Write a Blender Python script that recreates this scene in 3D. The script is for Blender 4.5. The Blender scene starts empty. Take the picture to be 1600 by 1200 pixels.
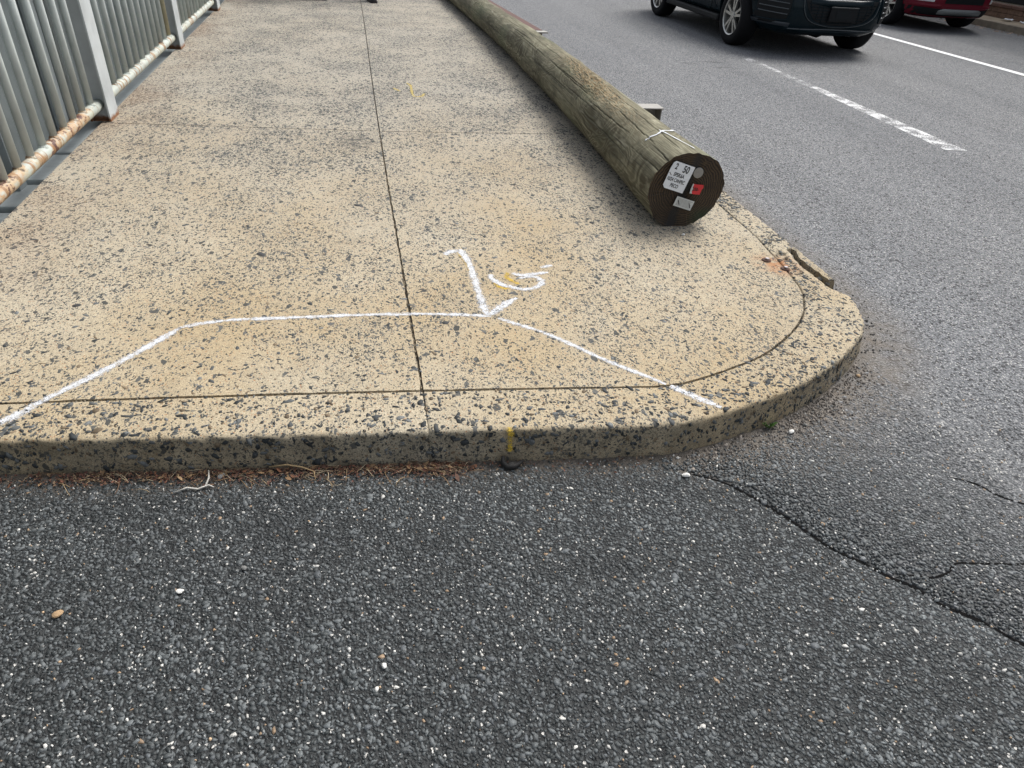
import bpy, bmesh, math, random
import numpy as np
from mathutils import Vector, Matrix
random.seed(7)
rng = np.random.default_rng(11)
S = bpy.context.scene
C = bpy.context.collection
R = math.radians

# ------------------------------------------------------------------ camera
cam = bpy.data.cameras.new('camera')
cam.sensor_width = 36.0; cam.lens = 24.0; cam.clip_start = 0.05; cam.clip_end = 2000
co = bpy.data.objects.new('camera', cam); C.objects.link(co)
co.matrix_world = Matrix(((0.97782, 0.06732, -0.19834, 0), (-0.20032, 0.57722, -0.79164, 0), (0.06119, 0.81381, 0.5779, 1.5), (0, 0, 0, 1)))
S.camera = co

# ------------------------------------------------------------------ sky, sun, exposure (bright overcast)
SUN_EL, SUN_AZ = R(52), R(50)          # azimuth measured from +Y towards +X
w = bpy.data.worlds.new('World'); S.world = w; w.use_nodes = True
nt = w.node_tree; bg = nt.nodes['Background']
sky = nt.nodes.new('ShaderNodeTexSky'); sky.sky_type = 'NISHITA'; sky.sun_disc = False
sky.sun_elevation = SUN_EL; sky.sun_rotation = SUN_AZ; sky.air_density = 1.0; sky.dust_density = 4.0; sky.ozone_density = 1.0
hs = nt.nodes.new('ShaderNodeHueSaturation'); hs.inputs['Saturation'].default_value = 0.42
nt.links.new(sky.outputs[0], hs.inputs['Color']); nt.links.new(hs.outputs[0], bg.inputs['Color'])
bg.inputs['Strength'].default_value = 0.10
sl = bpy.data.lights.new('sun', 'SUN'); sl.energy = 1.5; sl.angle = R(30); sl.color = (1.0, 0.98, 0.95)
so = bpy.data.objects.new('sun', sl); C.objects.link(so)
sd = Vector((math.sin(SUN_AZ) * math.cos(SUN_EL), math.cos(SUN_AZ) * math.cos(SUN_EL), math.sin(SUN_EL)))
so.rotation_euler = sd.to_track_quat('Z', 'Y').to_euler(); so.location = sd * 30
S.cycles.max_bounces = 5; S.cycles.diffuse_bounces = 3; S.cycles.glossy_bounces = 3; S.cycles.transparent_max_bounces = 8
S.view_settings.view_transform = 'Standard'; S.view_settings.look = 'None'
S.view_settings.exposure = 1.08; S.view_settings.gamma = 1.0; S.view_settings.use_curve_mapping = False

# ------------------------------------------------------------------ helpers
def tag(o, label=None, cat=None, group=None, kind=None):
    if label: o['label'] = label
    if cat: o['category'] = cat
    if group: o['group'] = group
    if kind: o['kind'] = kind
    return o
def empty(name, loc=(0, 0, 0), rz=0, **k):
    o = bpy.data.objects.new(name, None); C.objects.link(o); o.location = loc; o.rotation_euler.z = rz
    o.empty_display_size = 0.1
    return tag(o, **k)
def link(name, me, mat, parent=None, smooth=False, **k):
    o = bpy.data.objects.new(name, me); C.objects.link(o)
    if mat is not None:
        me.materials.clear(); me.materials.append(mat)
    if parent is not None: o.parent = parent
    if smooth: me.polygons.foreach_set('use_smooth', np.ones(len(me.polygons), bool))
    return tag(o, **k)
def pyd(name, verts, faces, mat, parent=None, smooth=False, **k):
    me = bpy.data.meshes.new(name); me.from_pydata([tuple(v) for v in verts], [], [tuple(f) for f in faces]); me.update()
    return link(name, me, mat, parent, smooth, **k)
def npmesh(name, V, loops, sizes, col=None):
    me = bpy.data.meshes.new(name)
    me.vertices.add(len(V)); me.vertices.foreach_set('co', np.ascontiguousarray(V, np.float32).ravel())
    me.loops.add(len(loops)); me.loops.foreach_set('vertex_index', np.ascontiguousarray(loops, np.int32))
    st = np.concatenate([[0], np.cumsum(sizes)[:-1]]).astype(np.int32)
    me.polygons.add(len(sizes)); me.polygons.foreach_set('loop_start', st)
    me.update(calc_edges=True)
    if col is not None:
        a = me.color_attributes.new('Col', 'FLOAT_COLOR', 'POINT')
        a.data.foreach_set('color', np.ascontiguousarray(np.concatenate([col, np.ones((len(col), 1))], 1), np.float32).ravel())
    me.validate()
    return me
def bm_mesh(name, bm, mat, parent=None, smooth=False, bev=0, **k):
    if bev:
        bmesh.ops.bevel(bm, geom=[e for e in bm.edges if e.is_manifold and e.calc_face_angle(0) > 0.5], offset=bev, segments=2, affect='EDGES', profile=0.5, clamp_overlap=True)
    bmesh.ops.recalc_face_normals(bm, faces=bm.faces)
    me = bpy.data.meshes.new(name); bm.to_mesh(me); bm.free()
    return link(name, me, mat, parent, smooth, **k)
def box(bm, c, s, M=None):
    r = bmesh.ops.create_cube(bm, size=1.0)
    bmesh.ops.scale(bm, vec=s, verts=r['verts']); bmesh.ops.translate(bm, vec=c, verts=r['verts'])
    if M is not None: bmesh.ops.transform(bm, matrix=M, verts=r['verts'])
def boxo(name, c, s, mat, parent=None, bev=0.004, M=None, **k):
    bm = bmesh.new(); box(bm, c, s, M); return bm_mesh(name, bm, mat, parent, bev=bev, **k)
def tube_data(pts, rad, n=10, caps=True):
    pts = [Vector(p) for p in pts]; V = []; F = []
    rads = rad if hasattr(rad, '__len__') else [rad] * len(pts)
    up = Vector((0, 0, 1))
    for i, p in enumerate(pts):
        t = (pts[min(i + 1, len(pts) - 1)] - pts[max(i - 1, 0)]).normalized()
        a = t.cross(up)
        if a.length < 1e-3: a = t.cross(Vector((0, 1, 0)))
        a.normalize(); b = t.cross(a)
        for j in range(n):
            th = 2 * math.pi * j / n
            V.append(p + (a * math.cos(th) + b * math.sin(th)) * rads[i])
    for i in range(len(pts) - 1):
        for j in range(n):
            F.append((i * n + j, i * n + (j + 1) % n, (i + 1) * n + (j + 1) % n, (i + 1) * n + j))
    if caps:
        F.append(tuple(range(n))[::-1]); F.append(tuple((len(pts) - 1) * n + j for j in range(n)))
    return V, F
def tube(name, pts, rad, mat, parent=None, n=10, **k):
    V, F = tube_data(pts, rad, n); return pyd(name, V, F, mat, parent, smooth=True, **k)
def cat_rom(P, step):
    P = np.array(P, float); out = []
    Q = np.vstack([2 * P[0] - P[1], P, 2 * P[-1] - P[-2]])
    for i in range(1, len(Q) - 2):
        p0, p1, p2, p3 = Q[i - 1:i + 3]
        n = max(2, int(np.linalg.norm((p2 - p1)[:2]) / step))
        for t in np.arange(n) / n:
            out.append(.5 * ((2 * p1) + (p2 - p0) * t + (2 * p0 - 5 * p1 + 4 * p2 - p3) * t * t + (3 * p1 - p0 - 3 * p2 + p3) * t ** 3))
    out.append(P[-1]); return np.array(out)

# ------------------------------------------------------------------ node helper
class NT:
    def __init__(self, name):
        self.m = bpy.data.materials.new(name); self.m.use_nodes = True
        self.t = self.m.node_tree; self.b = self.t.nodes['Principled BSDF']; self.out = self.t.nodes['Material Output']
    def put(self, sock, v):
        if isinstance(v, bpy.types.NodeSocket): self.t.links.new(v, sock)
        elif v is not None:
            try: sock.default_value = v
            except Exception: sock.default_value = (*v, 1.0)
    def n(self, typ, ins=None, out=0, **props):
        nd = self.t.nodes.new('ShaderNode' + typ)
        for k, v in props.items(): setattr(nd, k, v)
        for k, v in (ins or {}).items(): self.put(nd.inputs[k], v)
        return nd.outputs[out]
    def pos(self): return self.n('NewGeometry', out='Position')
    def obj(self): return self.n('TexCoord', out='Object')
    def mapped(self, v, scale=(1, 1, 1), loc=(0, 0, 0), rot=(0, 0, 0)):
        return self.n('Mapping', {'Vector': v, 'Scale': scale, 'Location': loc, 'Rotation': rot})
    def noise(self, v, s, d=3, rough=.55, dist=0, out=0):
        return self.n('TexNoise', {'Vector': v, 'Scale': s, 'Detail': d, 'Roughness': rough, 'Distortion': dist}, out=out)
    def vor(self, v, s, feat='F1', out='Distance', rnd=1.0, **p):
        return self.n('TexVoronoi', {'Vector': v, 'Scale': s, 'Randomness': rnd}, out=out, feature=feat, **p)
    def ramp(self, v, a, b, lo=0.0, hi=1.0):
        return self.n('MapRange', {'Value': v, 'From Min': a, 'From Max': b, 'To Min': lo, 'To Max': hi}, clamp=True)
    def math(self, op, a, b=None, c=None):
        nd = self.t.nodes.new('ShaderNodeMath'); nd.operation = op
        for i, v in enumerate((a, b, c)): 
            if v is not None: self.put(nd.inputs[i], v)
        return nd.outputs[0]
    def mix(self, f, a, b, mode='MIX'):
        nd = self.t.nodes.new('ShaderNodeMix'); nd.data_type = 'RGBA'; nd.blend_type = mode; nd.clamp_factor = True
        self.put(nd.inputs[0], f)
        for i, v in ((6, a), (7, b)):
            if isinstance(v, bpy.types.NodeSocket): self.t.links.new(v, nd.inputs[i])
            else: nd.inputs[i].default_value = (*v, 1.0) if len(v) == 3 else v
        return nd.outputs[2]
    def sep(self, v, i): return self.n('SeparateXYZ', {0: v}, out=i)
    def sepc(self, v, i): return self.n('SeparateColor', {0: v}, out=i)
    def bump(self, h, strength, dist, nrm=None):
        return self.n('Bump', {'Height': h, 'Strength': strength, 'Distance': dist, 'Normal': nrm})
    def fin(self, col=None, rough=None, nrm=None, metal=None, spec=None, alpha=None):
        b = self.b.inputs
        self.put(b['Base Color'], (*col, 1.0) if isinstance(col, tuple) and len(col) == 3 else col)
        self.put(b['Roughness'], rough); self.put(b['Metallic'], metal); self.put(b['Specular IOR Level'], spec); self.put(b['Alpha'], alpha)
        if nrm is not None: self.put(b['Normal'], nrm)
        return self.m
def plain(name, col, rough=.6, metal=0.0, var=.12, scale=30, spec=.5, bump=0.0):
    g = NT(name); o = g.obj(); n = g.noise(o, scale, 4)
    c = g.mix(g.ramp(n, .3, .7), tuple(x * (1 - var) for x in col), tuple(min(1, x * (1 + var)) for x in col))
    nr = g.bump(g.noise(o, scale * 4, 3), bump, .002) if bump else None
    return g.fin(c, g.ramp(n, .3, .7, max(.02, rough - .05), min(1, rough + .06)), nr, metal, spec)
def colattr(name, rough=.85, spec=.3, scale=300, bump=.3):
    g = NT(name); c = g.n('VertexColor', layer_name='Col')
    n = g.noise(g.pos(), scale, 3)
    return g.fin(g.mix(1.0, c, g.mix(g.ramp(n, .3, .7), (.75, .75, .75), (1.2, 1.2, 1.2)), 'MULTIPLY'), rough, g.bump(n, bump, .0015), 0.0, spec)

# ------------------------------------------------------------------ materials
def concrete_mat(name, kerb=False):
    g = NT(name); p = g.pos(); y_ = g.sep(p, 1)
    big = g.noise(p, .9, 4); mid = g.noise(p, 5, 4); fine = g.noise(p, 260, 2, .7); sand = g.vor(p, 420, out='Color')
    base = g.mix(g.ramp(big, .38, .62), (.385, .305, .190), (.435, .385, .295))
    base = g.mix(g.ramp(mid, .4, .75, 0, .5), base, (.37, .325, .245))
    base = g.mix(g.ramp(g.sepc(sand, 0), 0, 1, 0, 1), g.mix(1.0, base, (.66, .65, .62), 'MULTIPLY'), g.mix(1.0, base, (1.28, 1.28, 1.26), 'MULTIPLY'))
    base = g.mix(g.ramp(fine, .52, .68, 0, .55), base, (.15, .12, .085))
    worn = g.ramp(g.math('ADD', y_, g.math('MULTIPLY', g.math('SUBTRACT', g.noise(p, .8, 4), .5), 3.0)), 2.6, 6.0, 0, .8)
    base = g.mix(worn, base, (.315, .295, .25))
    base = g.mix(g.math('GREATER_THAN', g.sepc(g.vor(p, 330, out='Color'), 1), .985), base, (.30, .12, .04))
    # medium and small dark aggregate, flush with the ground surface
    warp = g.n('VectorMath', {0: p, 1: g.n('VectorMath', {0: g.noise(p, 60, 2, out=1), 1: (.012, .012, .012)}, operation='MULTIPLY')}, operation='ADD')
    clump = g.ramp(g.noise(p, 2.2, 4), .36, .64, .45, 1.6)
    h = None
    far = g.ramp(y_, 3.0, 5.0, .75, 1.9); big_far = g.ramp(y_, 3.4, 5.2, .03, .20)
    for sc, pr, ed in ((46, big_far, .10), (80, g.math('MULTIPLY', far, .11), .10), (140, g.math('MULTIPLY', far, .15), .09), (230, .15, .07)):
        v = g.mapped(warp, rot=(0, 0, sc * .37), scale=(1, .62, 1))
        cc = g.vor(v, sc, out='Color'); de = g.vor(v, sc, 'DISTANCE_TO_EDGE', 'Distance')
        on = g.math('MULTIPLY', g.math('LESS_THAN', g.sepc(cc, 0), g.math('MULTIPLY', clump, pr)), g.math('GREATER_THAN', de, ed))
        dark = g.mix(g.sepc(cc, 1), (.024, .029, .031), (.105, .108, .104))
        base = g.mix(g.math('MULTIPLY', on, .92), base, dark)
        h = on if h is None else g.math('MAXIMUM', h, on)
    # old grime blots and rust washed from the fence posts
    stn = g.n('VectorMath', {0: g.mapped(p, scale=(1, .55, 0)), 1: (-.02, 2.60, 0)}, operation='DISTANCE', out='Value')
    base = g.mix(g.math('MULTIPLY', g.ramp(stn, .15, .03), g.ramp(g.noise(p, 26, 4), .40, .60, 0, .8)), base, (.07, .068, .062))
    blot = g.ramp(g.noise(p, 3.1, 5, .65), .60, .80, 0, .35)
    base = g.mix(blot, base, (.11, .10, .085))
    x = g.sep(p, 0); y = g.sep(p, 1)
    edge = g.math('MULTIPLY', g.ramp(x, -1.15, -1.62, 0, 1), g.ramp(g.noise(p, 2.2, 4), .38, .66, 0, .30))
    base = g.mix(edge, base, (.26, .155, .085))
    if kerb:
        d = g.n('Attribute', out='Fac', attribute_name='grime_shade')  # grime on the kerb face; on the broken chunk painted shade as well
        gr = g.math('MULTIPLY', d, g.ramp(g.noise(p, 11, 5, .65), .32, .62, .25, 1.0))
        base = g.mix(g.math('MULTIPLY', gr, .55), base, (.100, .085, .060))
        # rust bled out of the cut anchor bolts
        rx = g.n('VectorMath', {0: p, 1: (1.985, 2.73, .12)}, operation='DISTANCE', out='Value')
    else:
        rx = g.n('VectorMath', {0: p, 1: (1.985, 2.73, .12)}, operation='DISTANCE', out='Value')
    rust = g.math('MULTIPLY', g.ramp(rx, .15, .03, 0, 1), g.ramp(g.noise(p, 22, 4), .35, .62, 0, 1))
    base = g.mix(g.math('MULTIPLY', rust, .8), base, (.34, .125, .035))
    hh = g.math('ADD', g.math('MULTIPLY', fine, .8), g.math('MULTIPLY', g.noise(p, 90, 3), .6))
    return g.fin(base, .9, g.bump(hh, .45, .003), 0, .25)
M_conc = concrete_mat('exposed_aggregate_concrete')
M_kerb = concrete_mat('kerb_concrete', True)
M_chip = colattr('aggregate_chip', .75, .35)

def asphalt_mat():
    g = NT('asphalt'); p = g.pos(); x = g.sep(p, 0); y = g.sep(p, 1)
    s = g.math('ADD', g.math('MULTIPLY', x, .9), g.math('MULTIPLY', y, .45))
    s = g.math('ADD', s, g.math('MULTIPLY', g.math('SUBTRACT', g.noise(p, 1.6, 4), .5), .7))
    old = g.ramp(s, 1.65, 2.85)                       # 0 newer dark side street, 1 worn grey main road
    c1 = g.vor(p, 105, out='Color'); c2 = g.vor(p, 190, out='Color')
    newc = g.mix(g.sepc(c1, 0), (.009, .010, .0105), (.032, .035, .0355))
    oldc = g.mix(g.sepc(c2, 0), (.072, .076, .081), (.215, .221, .228))
    oldc = g.mix(g.math('GREATER_THAN', g.sepc(c2, 1), .90), oldc, (.36, .36, .355))
    oldc = g.mix(g.math('LESS_THAN', g.sepc(c1, 1), .16), oldc, (.040, .041, .043))
    col = g.mix(old, newc, oldc)
    col = g.mix(g.math('GREATER_THAN', g.sepc(c2, 2), .982), col, (.45, .44, .41))
    # wear along the wheel tracks, drips and long stains
    tr = g.noise(g.mapped(p, scale=(.9, .06, 1)), 1.3, 4)
    col = g.mix(g.math('MULTIPLY', g.ramp(tr, .42, .66, 0, .5), old), col, g.mix(1.0, col, (.62, .63, .65), 'MULTIPLY'))
    col = g.mix(g.ramp(g.noise(p, .55, 5), .45, .75, 0, .35), col, g.mix(1.0, col, (1.25, 1.22, 1.16), 'MULTIPLY'))
    # silt that has gathered along the kerb
    d = g.n('Attribute', out='Fac', attribute_name='silt')
    si = g.math('MULTIPLY', d, g.ramp(g.noise(p, 9, 5, .65), .30, .62, .25, 1))
    silt = g.mix(g.noise(p, 160, 3), (.085, .070, .055), (.20, .175, .145))
    col = g.mix(si, col, silt)
    h = g.math('ADD', g.vor(p, 105), g.math('MULTIPLY', g.vor(p, 190), .7))
    return g.fin(col, g.ramp(old, 0, 1, .72, .86), g.bump(h, .7, .006), 0, .35)
M_asph = asphalt_mat()
M_stone = colattr('asphalt_stone', .62, .45, 260, .35)
M_joint = plain('joint_sand', (.055, .048, .038), .95, 0, .35, 120)

def wood_mat():
    g = NT('weathered_pole_wood'); uv = g.n('UVMap', uv_map='UVMap')   # u = metres along, v = metres around
    o = g.obj()
    grain = g.noise(g.mapped(uv, scale=(3.2, 90, 1)), 1.0, 6, .65, .6)
    big = g.noise(g.mapped(uv, scale=(1.6, 5.5, 1)), 1.0, 5, .6, 1.2)
    col = g.mix(g.ramp(big, .32, .70), (.305, .285, .190), (.085, .080, .051))
    col = g.mix(g.ramp(grain, .40, .68, 0, .75), col, (.062, .058, .040))
    # flat-sawn figure: contour lines of a slow noise
    f = g.noise(g.mapped(uv, scale=(2.1, 3.6, 1)), 1.0, 2, .4, .7)
    fr = g.math('ABSOLUTE', g.math('SUBTRACT', g.math('FRACT', g.math('MULTIPLY', f, 21.0)), .5))
    figmask = g.ramp(g.noise(g.mapped(uv, scale=(.9, 2.6, 1), loc=(3.1, 7.7, 0)), 1.0, 3), .40, .56)
    col = g.mix(g.math('MULTIPLY', g.ramp(fr, .14, .40, .85, 0), figmask), col, (.062, .052, .030))
    pale = g.ramp(g.noise(g.mapped(uv, scale=(4.5, 16, 1), loc=(9, 2, 0)), 1.0, 4), .58, .74, 0, .5)
    col = g.mix(pale, col, (.40, .385, .28))
    chk = g.noise(g.mapped(uv, scale=(1.3, 75, 1), loc=(5, 1, 0)), 1.0, 3, .5, .15)
    col = g.mix(g.ramp(chk, .655, .68, 0, .85), col, (.030, .026, .018))
    brk = g.noise(g.mapped(uv, scale=(26, 7, 1), loc=(2, 8, 0)), 1.0, 3, .5, .4)
    col = g.mix(g.ramp(brk, .66, .70, 0, .6), col, (.05, .045, .032))
    grn = g.ramp(g.noise(g.mapped(uv, scale=(1.0, 3, 1), loc=(1, 5, 0)), 1.0, 4), .52, .72, 0, .45)
    col = g.mix(grn, col, (.095, .125, .065))
    t = g.n('Attribute', out='Color', attribute_name='Col')     # r: split, g: torn splinters, b: mud
    col = g.mix(g.math('MULTIPLY', g.sepc(t, 1), g.ramp(g.noise(g.mapped(uv, scale=(22, 60, 1)), 1.0, 4), .4, .62)), col, (.30, .215, .115))
    col = g.mix(g.math('MULTIPLY', g.sepc(t, 0), .9), col, (.020, .016, .010))
    h = g.math('ADD', g.math('MULTIPLY', grain, 1.0), g.math('MULTIPLY', g.noise(g.mapped(uv, scale=(9, 40, 1)), 1.0, 4), .6))
    return g.fin(col, .88, g.bump(h, .6, .006), 0, .25)
M_wood = wood_mat()
def endgrain_mat():
    g = NT('pole_end_grain'); o = g.obj()   # object space: x right, z up on the cut face, metres
    d = g.n('VectorMath', {0: o, 1: g.n('VectorMath', {0: g.noise(o, 8, 5, out=1), 1: (.07, 0, .07)}, operation='MULTIPLY')}, operation='ADD')
    rr = g.n('VectorMath', {0: g.mapped(d, scale=(1, 0, 1), loc=(0, 0, 0)), 1: (.030, 0, .042)}, operation='DISTANCE', out='Value')
    ring = g.math('ABSOLUTE', g.math('SUBTRACT', g.math('FRACT', g.math('MULTIPLY', rr, 78.0)), .5))
    col = g.mix(g.ramp(ring, .05, .45), (.006, .0045, .003), (.092, .058, .029))
    col = g.mix(g.ramp(g.noise(o, 6, 4), .35, .7, 0, .8), col, (.022, .014, .008))
    col = g.mix(g.ramp(g.noise(g.mapped(o, loc=(2, 0, 3)), 11, 4), .62, .75, 0, .6), col, (.16, .105, .048))
    an = g.math('ARCTAN2', g.sep(o, 2), g.sep(o, 0)); rc_ = g.noise(g.n('CombineXYZ', {0: g.math('MULTIPLY', an, 5.0), 1: g.math('MULTIPLY', rr, 4.0)}), 1.6, 3, .5)
    col = g.mix(g.ramp(rc_, .66, .70, 0, .9), col, (.004, .003, .002))
    # a greasy black band and a green wet patch low on the face
    x = g.sep(o, 0); z = g.sep(o, 2)
    band = g.math('ABSOLUTE', g.math('ADD', g.math('ADD', x, g.math('MULTIPLY', z, -.22)), g.math('MULTIPLY', g.math('SUBTRACT', g.noise(o, 14, 3), .5), .06)))
    col = g.mix(g.ramp(band, .032, .012, 0, .85), col, (.016, .016, .016))
    grn = g.math('MULTIPLY', g.ramp(x, .04, .12), g.ramp(z, -.08, -.13))
    col = g.mix(g.math('MULTIPLY', grn, .8), col, (.012, .030, .014))
    return g.fin(col, .6, g.bump(ring, .5, .003, g.bump(g.noise(o, 120, 3), .4, .003)), 0, .4)
M_end = endgrain_mat()

def paint_metal(name, col, rustamt=0.0, base=False, ticks=False):
    g = NT(name); p = g.pos(); z = g.sep(p, 2)
    n = g.noise(p, 22, 4)
    c = g.mix(g.ramp(g.noise(p, 6, 4), .35, .7), tuple(v * .86 for v in col), tuple(v * 1.08 for v in col))
    chips = g.ramp(g.noise(p, 38, 5, .6), .735, .745)
    c = g.mix(chips, c, (.075, .028, .018))
    if rustamt:
        q = g.mapped(p, scale=(1, .55, 1))
        m1 = g.noise(q, 9, 6, .62); yy = g.sep(p, 1)
        amt = g.ramp(yy, 4.75, 5.25, rustamt, rustamt * .38)
        m1 = g.math('ADD', m1, g.math('SUBTRACT', amt, .5))
        c = g.mix(g.ramp(m1, .50, .57, 0, 1), c, g.mix(g.noise(p, 60, 4), (.36, .20, .095), (.50, .40, .27)))
        c = g.mix(g.ramp(g.math('ADD', m1, g.math('MULTIPLY', g.math('SUBTRACT', g.noise(p, 30, 4), .5), .5)), .61, .635), c, (.085, .032, .024))
    if ticks:
        tk = g.noise(g.mapped(p, scale=(2, 13, 2)), 1.6, 4, .6)
        c = g.mix(g.ramp(tk, .555, .60, 0, .9), c, g.mix(g.noise(p, 45, 3), (.10, .045, .025), (.40, .22, .09)))
        c = g.mix(g.ramp(g.noise(p, 10, 4), .5, .7, 0, .4), c, (.50, .47, .30))
    if base:
        rb = g.ramp(g.math('ADD', z, g.math('MULTIPLY', g.math('SUBTRACT', n, .5), .06)), .160, .135)
        c = g.mix(rb, c, g.mix(g.noise(p, 40, 4), (.10, .04, .025), (.33, .15, .06)))
    return g.fin(c, g.ramp(n, .3, .7, .42, .6), g.bump(g.noise(p, 140, 3), .2, .002), 0, .45)
M_bar = paint_metal('fence_grey_paint', (.46, .50, .485))
M_post = paint_metal('post_grey_paint', (.47, .50, .505), base=True)
M_rail = paint_metal('rail_peeling_paint', (.44, .475, .43), rustamt=.59, ticks=True)
M_rbar = paint_metal('rusty_bar_paint', (.40, .36, .24), rustamt=.47)
M_gird = paint_metal('girder_grey_paint', (.15, .175, .18))
M_gird2 = paint_metal('girder_plate_paint', (.30, .335, .345))

def spray(name, col, thin=.0):
    g = NT(name); p = g.pos()
    e = g.n('UVMap', uv_map='UVMap'); a = g.math('ABSOLUTE', g.math('SUBTRACT', g.sep(e, 1), .5))
    core = g.ramp(a, .5, .14, 0, 1)
    n = g.math('ADD', g.math('MULTIPLY', g.noise(p, 330, 3, .7), .75), g.math('MULTIPLY', g.noise(p, 70, 3), .35))
    n = g.math('MULTIPLY', g.math('SUBTRACT', n, .55), 3.0)
    al = g.ramp(g.math('ADD', g.math('MULTIPLY', core, .66 - thin), n), .34, .78)
    return g.fin(g.mix(g.noise(p, 150, 3), tuple(c * .85 for c in col), col), .7, None, 0, .3, al)
M_white = spray('white_spray_paint', (.67, .69, .72))
M_yel = spray('yellow_spray_paint', (.62, .42, .05), .06)
M_yelold = spray('worn_yellow_paint', (.60, .46, .12), .06)
def roadpaint(name, lo, hi):
    g = NT(name); p = g.pos(); n = g.math('ADD', g.math('MULTIPLY', g.noise(p, 120, 4, .7), .7), g.math('MULTIPLY', g.noise(p, 6, 4), .5))
    return g.fin(g.mix(g.noise(p, 50, 3), (.62, .63, .63), (.80, .80, .79)), .65, None, 0, .4, g.ramp(n, lo, hi))
M_line = roadpaint('road_line_paint', .28, .42)
M_dash = roadpaint('worn_dash_paint', .565, .665)
M_ghost = roadpaint('ghost_line_paint', .60, .76)

# ------------------------------------------------------------------ kerb and sidewalk paths (metres, z = 0 is the road)
ZT = .12
OUT = [(-1.66, 1.822), (-1.114, 1.772), (-.566, 1.715), (.16, 1.652), (.861, 1.593), (1.06, 1.603), (1.25, 1.65), (1.47, 1.725), (1.70, 1.84), (1.90, 1.975), (2.06, 2.12), (2.15, 2.30), (2.19, 2.52), (2.205, 2.95), (2.21, 3.4), (2.21, 6), (2.21, 12), (2.21, 34)]
INN = [(-1.66, 2.006), (-1.13, 1.975), (-.57, 1.941), (.16, 1.889), (.86, 1.828), (1.03, 1.817), (1.15, 1.84), (1.30, 1.89), (1.48, 1.965), (1.65, 2.08), (1.80, 2.215), (1.90, 2.36), (1.965, 2.52), (2.02, 2.9), (2.045, 3.4), (2.05, 6), (2.05, 12), (2.05, 34)]
PATH = cat_rom([(*a, *b) for a, b in zip(OUT, INN)], .012)
keep = []; last = None
for i, q in enumerate(PATH):                       # thin the far straight part
    if last is None or q[1] < 4.5 or np.linalg.norm(q[:2] - PATH[last][:2]) > .1 or i == len(PATH) - 1: keep.append(i); last = i
PATH = PATH[keep]
def wob(s, k, seed): return math.sin(s * k + seed) * .6 + math.sin(s * k * 2.7 + seed * 3) * .4

# road sheet: finer towards the kerb, with a silt attribute
def axis(parts):
    out = []
    for a, b, st in parts: out += list(np.arange(a, b, st))
    return np.array(out + [parts[-1][1]])
XS = axis([(-300, -20, 70), (-20, -2, 4.5), (-2, 3.2, .05), (3.2, 14, .9), (14, 40, 6.5), (40, 400, 90)])
YS = axis([(-60, 0, 12), (0, 4.4, .05), (4.4, 20, .65), (20, 60, 10), (60, 600, 135)])
GX, GY = np.meshgrid(XS, YS); nx, ny = len(XS), len(YS)
V = np.stack([GX.ravel(), GY.ravel(), np.zeros(GX.size)], 1)
idx = np.arange(nx * ny).reshape(ny, nx)
F = np.stack([idx[:-1, :-1], idx[:-1, 1:], idx[1:, 1:], idx[1:, :-1]], -1).reshape(-1, 4)
me = npmesh('road', V, F.ravel(), np.full(len(F), 4))
po = PATH[PATH[:, 1] < 9][:, :2][::3]
D = np.full(len(V), 9.0); near = (np.abs(V[:, 0]) < 4) & (V[:, 1] > -.2) & (V[:, 1] < 9)
D[near] = np.sqrt(((V[near][:, None, :2] - po[None]) ** 2).sum(-1)).min(1)
cx = np.clip((V[:, 0] - .9) / .5, 0, 1)
wid = .10 + .20 * cx
silt = np.clip(1.15 - D / wid, 0, 1)
a = me.attributes.new('silt', 'FLOAT', 'POINT'); a.data.foreach_set('value', silt.astype(np.float32))
road = link('road', me, M_asph, kind='structure')

# ------------------------------------------------------------------ loose shapes made by the thousand
def prisms(P, rad, N=None, aspect=(1.0, 1.5), n=6, h=(.001, .002), sink=.001, top=.8, jitter=.25, tilt=0.0, col=None):
    """irregular low prisms with n-gon tops: P positions, N normals"""
    m = len(P); th = (np.arange(n)[None] + rng.uniform(-.35, .35, (m, n))) * 2 * np.pi / n
    rr = rad[:, None] * (1 + rng.uniform(-jitter, jitter, (m, n)))
    asp = rng.uniform(*aspect, (m, 1)); ph = rng.uniform(0, 2 * np.pi, (m, 1))
    lx = rr * np.cos(th) * np.sqrt(asp); ly = rr * np.sin(th) / np.sqrt(asp)
    gx = lx * np.cos(ph) - ly * np.sin(ph); gy = lx * np.sin(ph) + ly * np.cos(ph)
    if N is None: N = np.tile([0., 0., 1.], (m, 1))
    ref = np.where(np.abs(N[:, 2:3]) > .9, [[1., 0, 0]], [[0., 0, 1.]])
    T = np.cross(ref, N); T /= np.linalg.norm(T, axis=1, keepdims=True); B = np.cross(N, T)
    hh = rng.uniform(*h, (m, 1)); tx = rng.normal(0, 1, (m, 1)) * tilt; ty = rng.normal(0, 1, (m, 1)) * tilt
    def ring(k, base):
        x, y = gx * k, gy * k
        z = base + (tx * x + ty * y if base is hh else 0)
        z = np.broadcast_to(z, x.shape)
        return P[:, None] + x[..., None] * T[:, None] + y[..., None] * B[:, None] + z[..., None] * N[:, None]
    V = np.concatenate([ring(1.0, -sink), ring(top, hh)], 1)          # m, 2n, 3
    base = (np.arange(m) * 2 * n)[:, None]
    j = np.arange(n); k = (j + 1) % n
    quads = np.stack([j, k, k + n, j + n], 1).ravel()
    one = np.concatenate([quads, j + n])
    loops = (base + one[None]).ravel(); sizes = np.tile(np.concatenate([np.full(n, 4), [n]]), m)
    C3 = None if col is None else np.repeat(col, 2 * n, 0)
    return V.reshape(-1, 3), loops, sizes, C3
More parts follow.
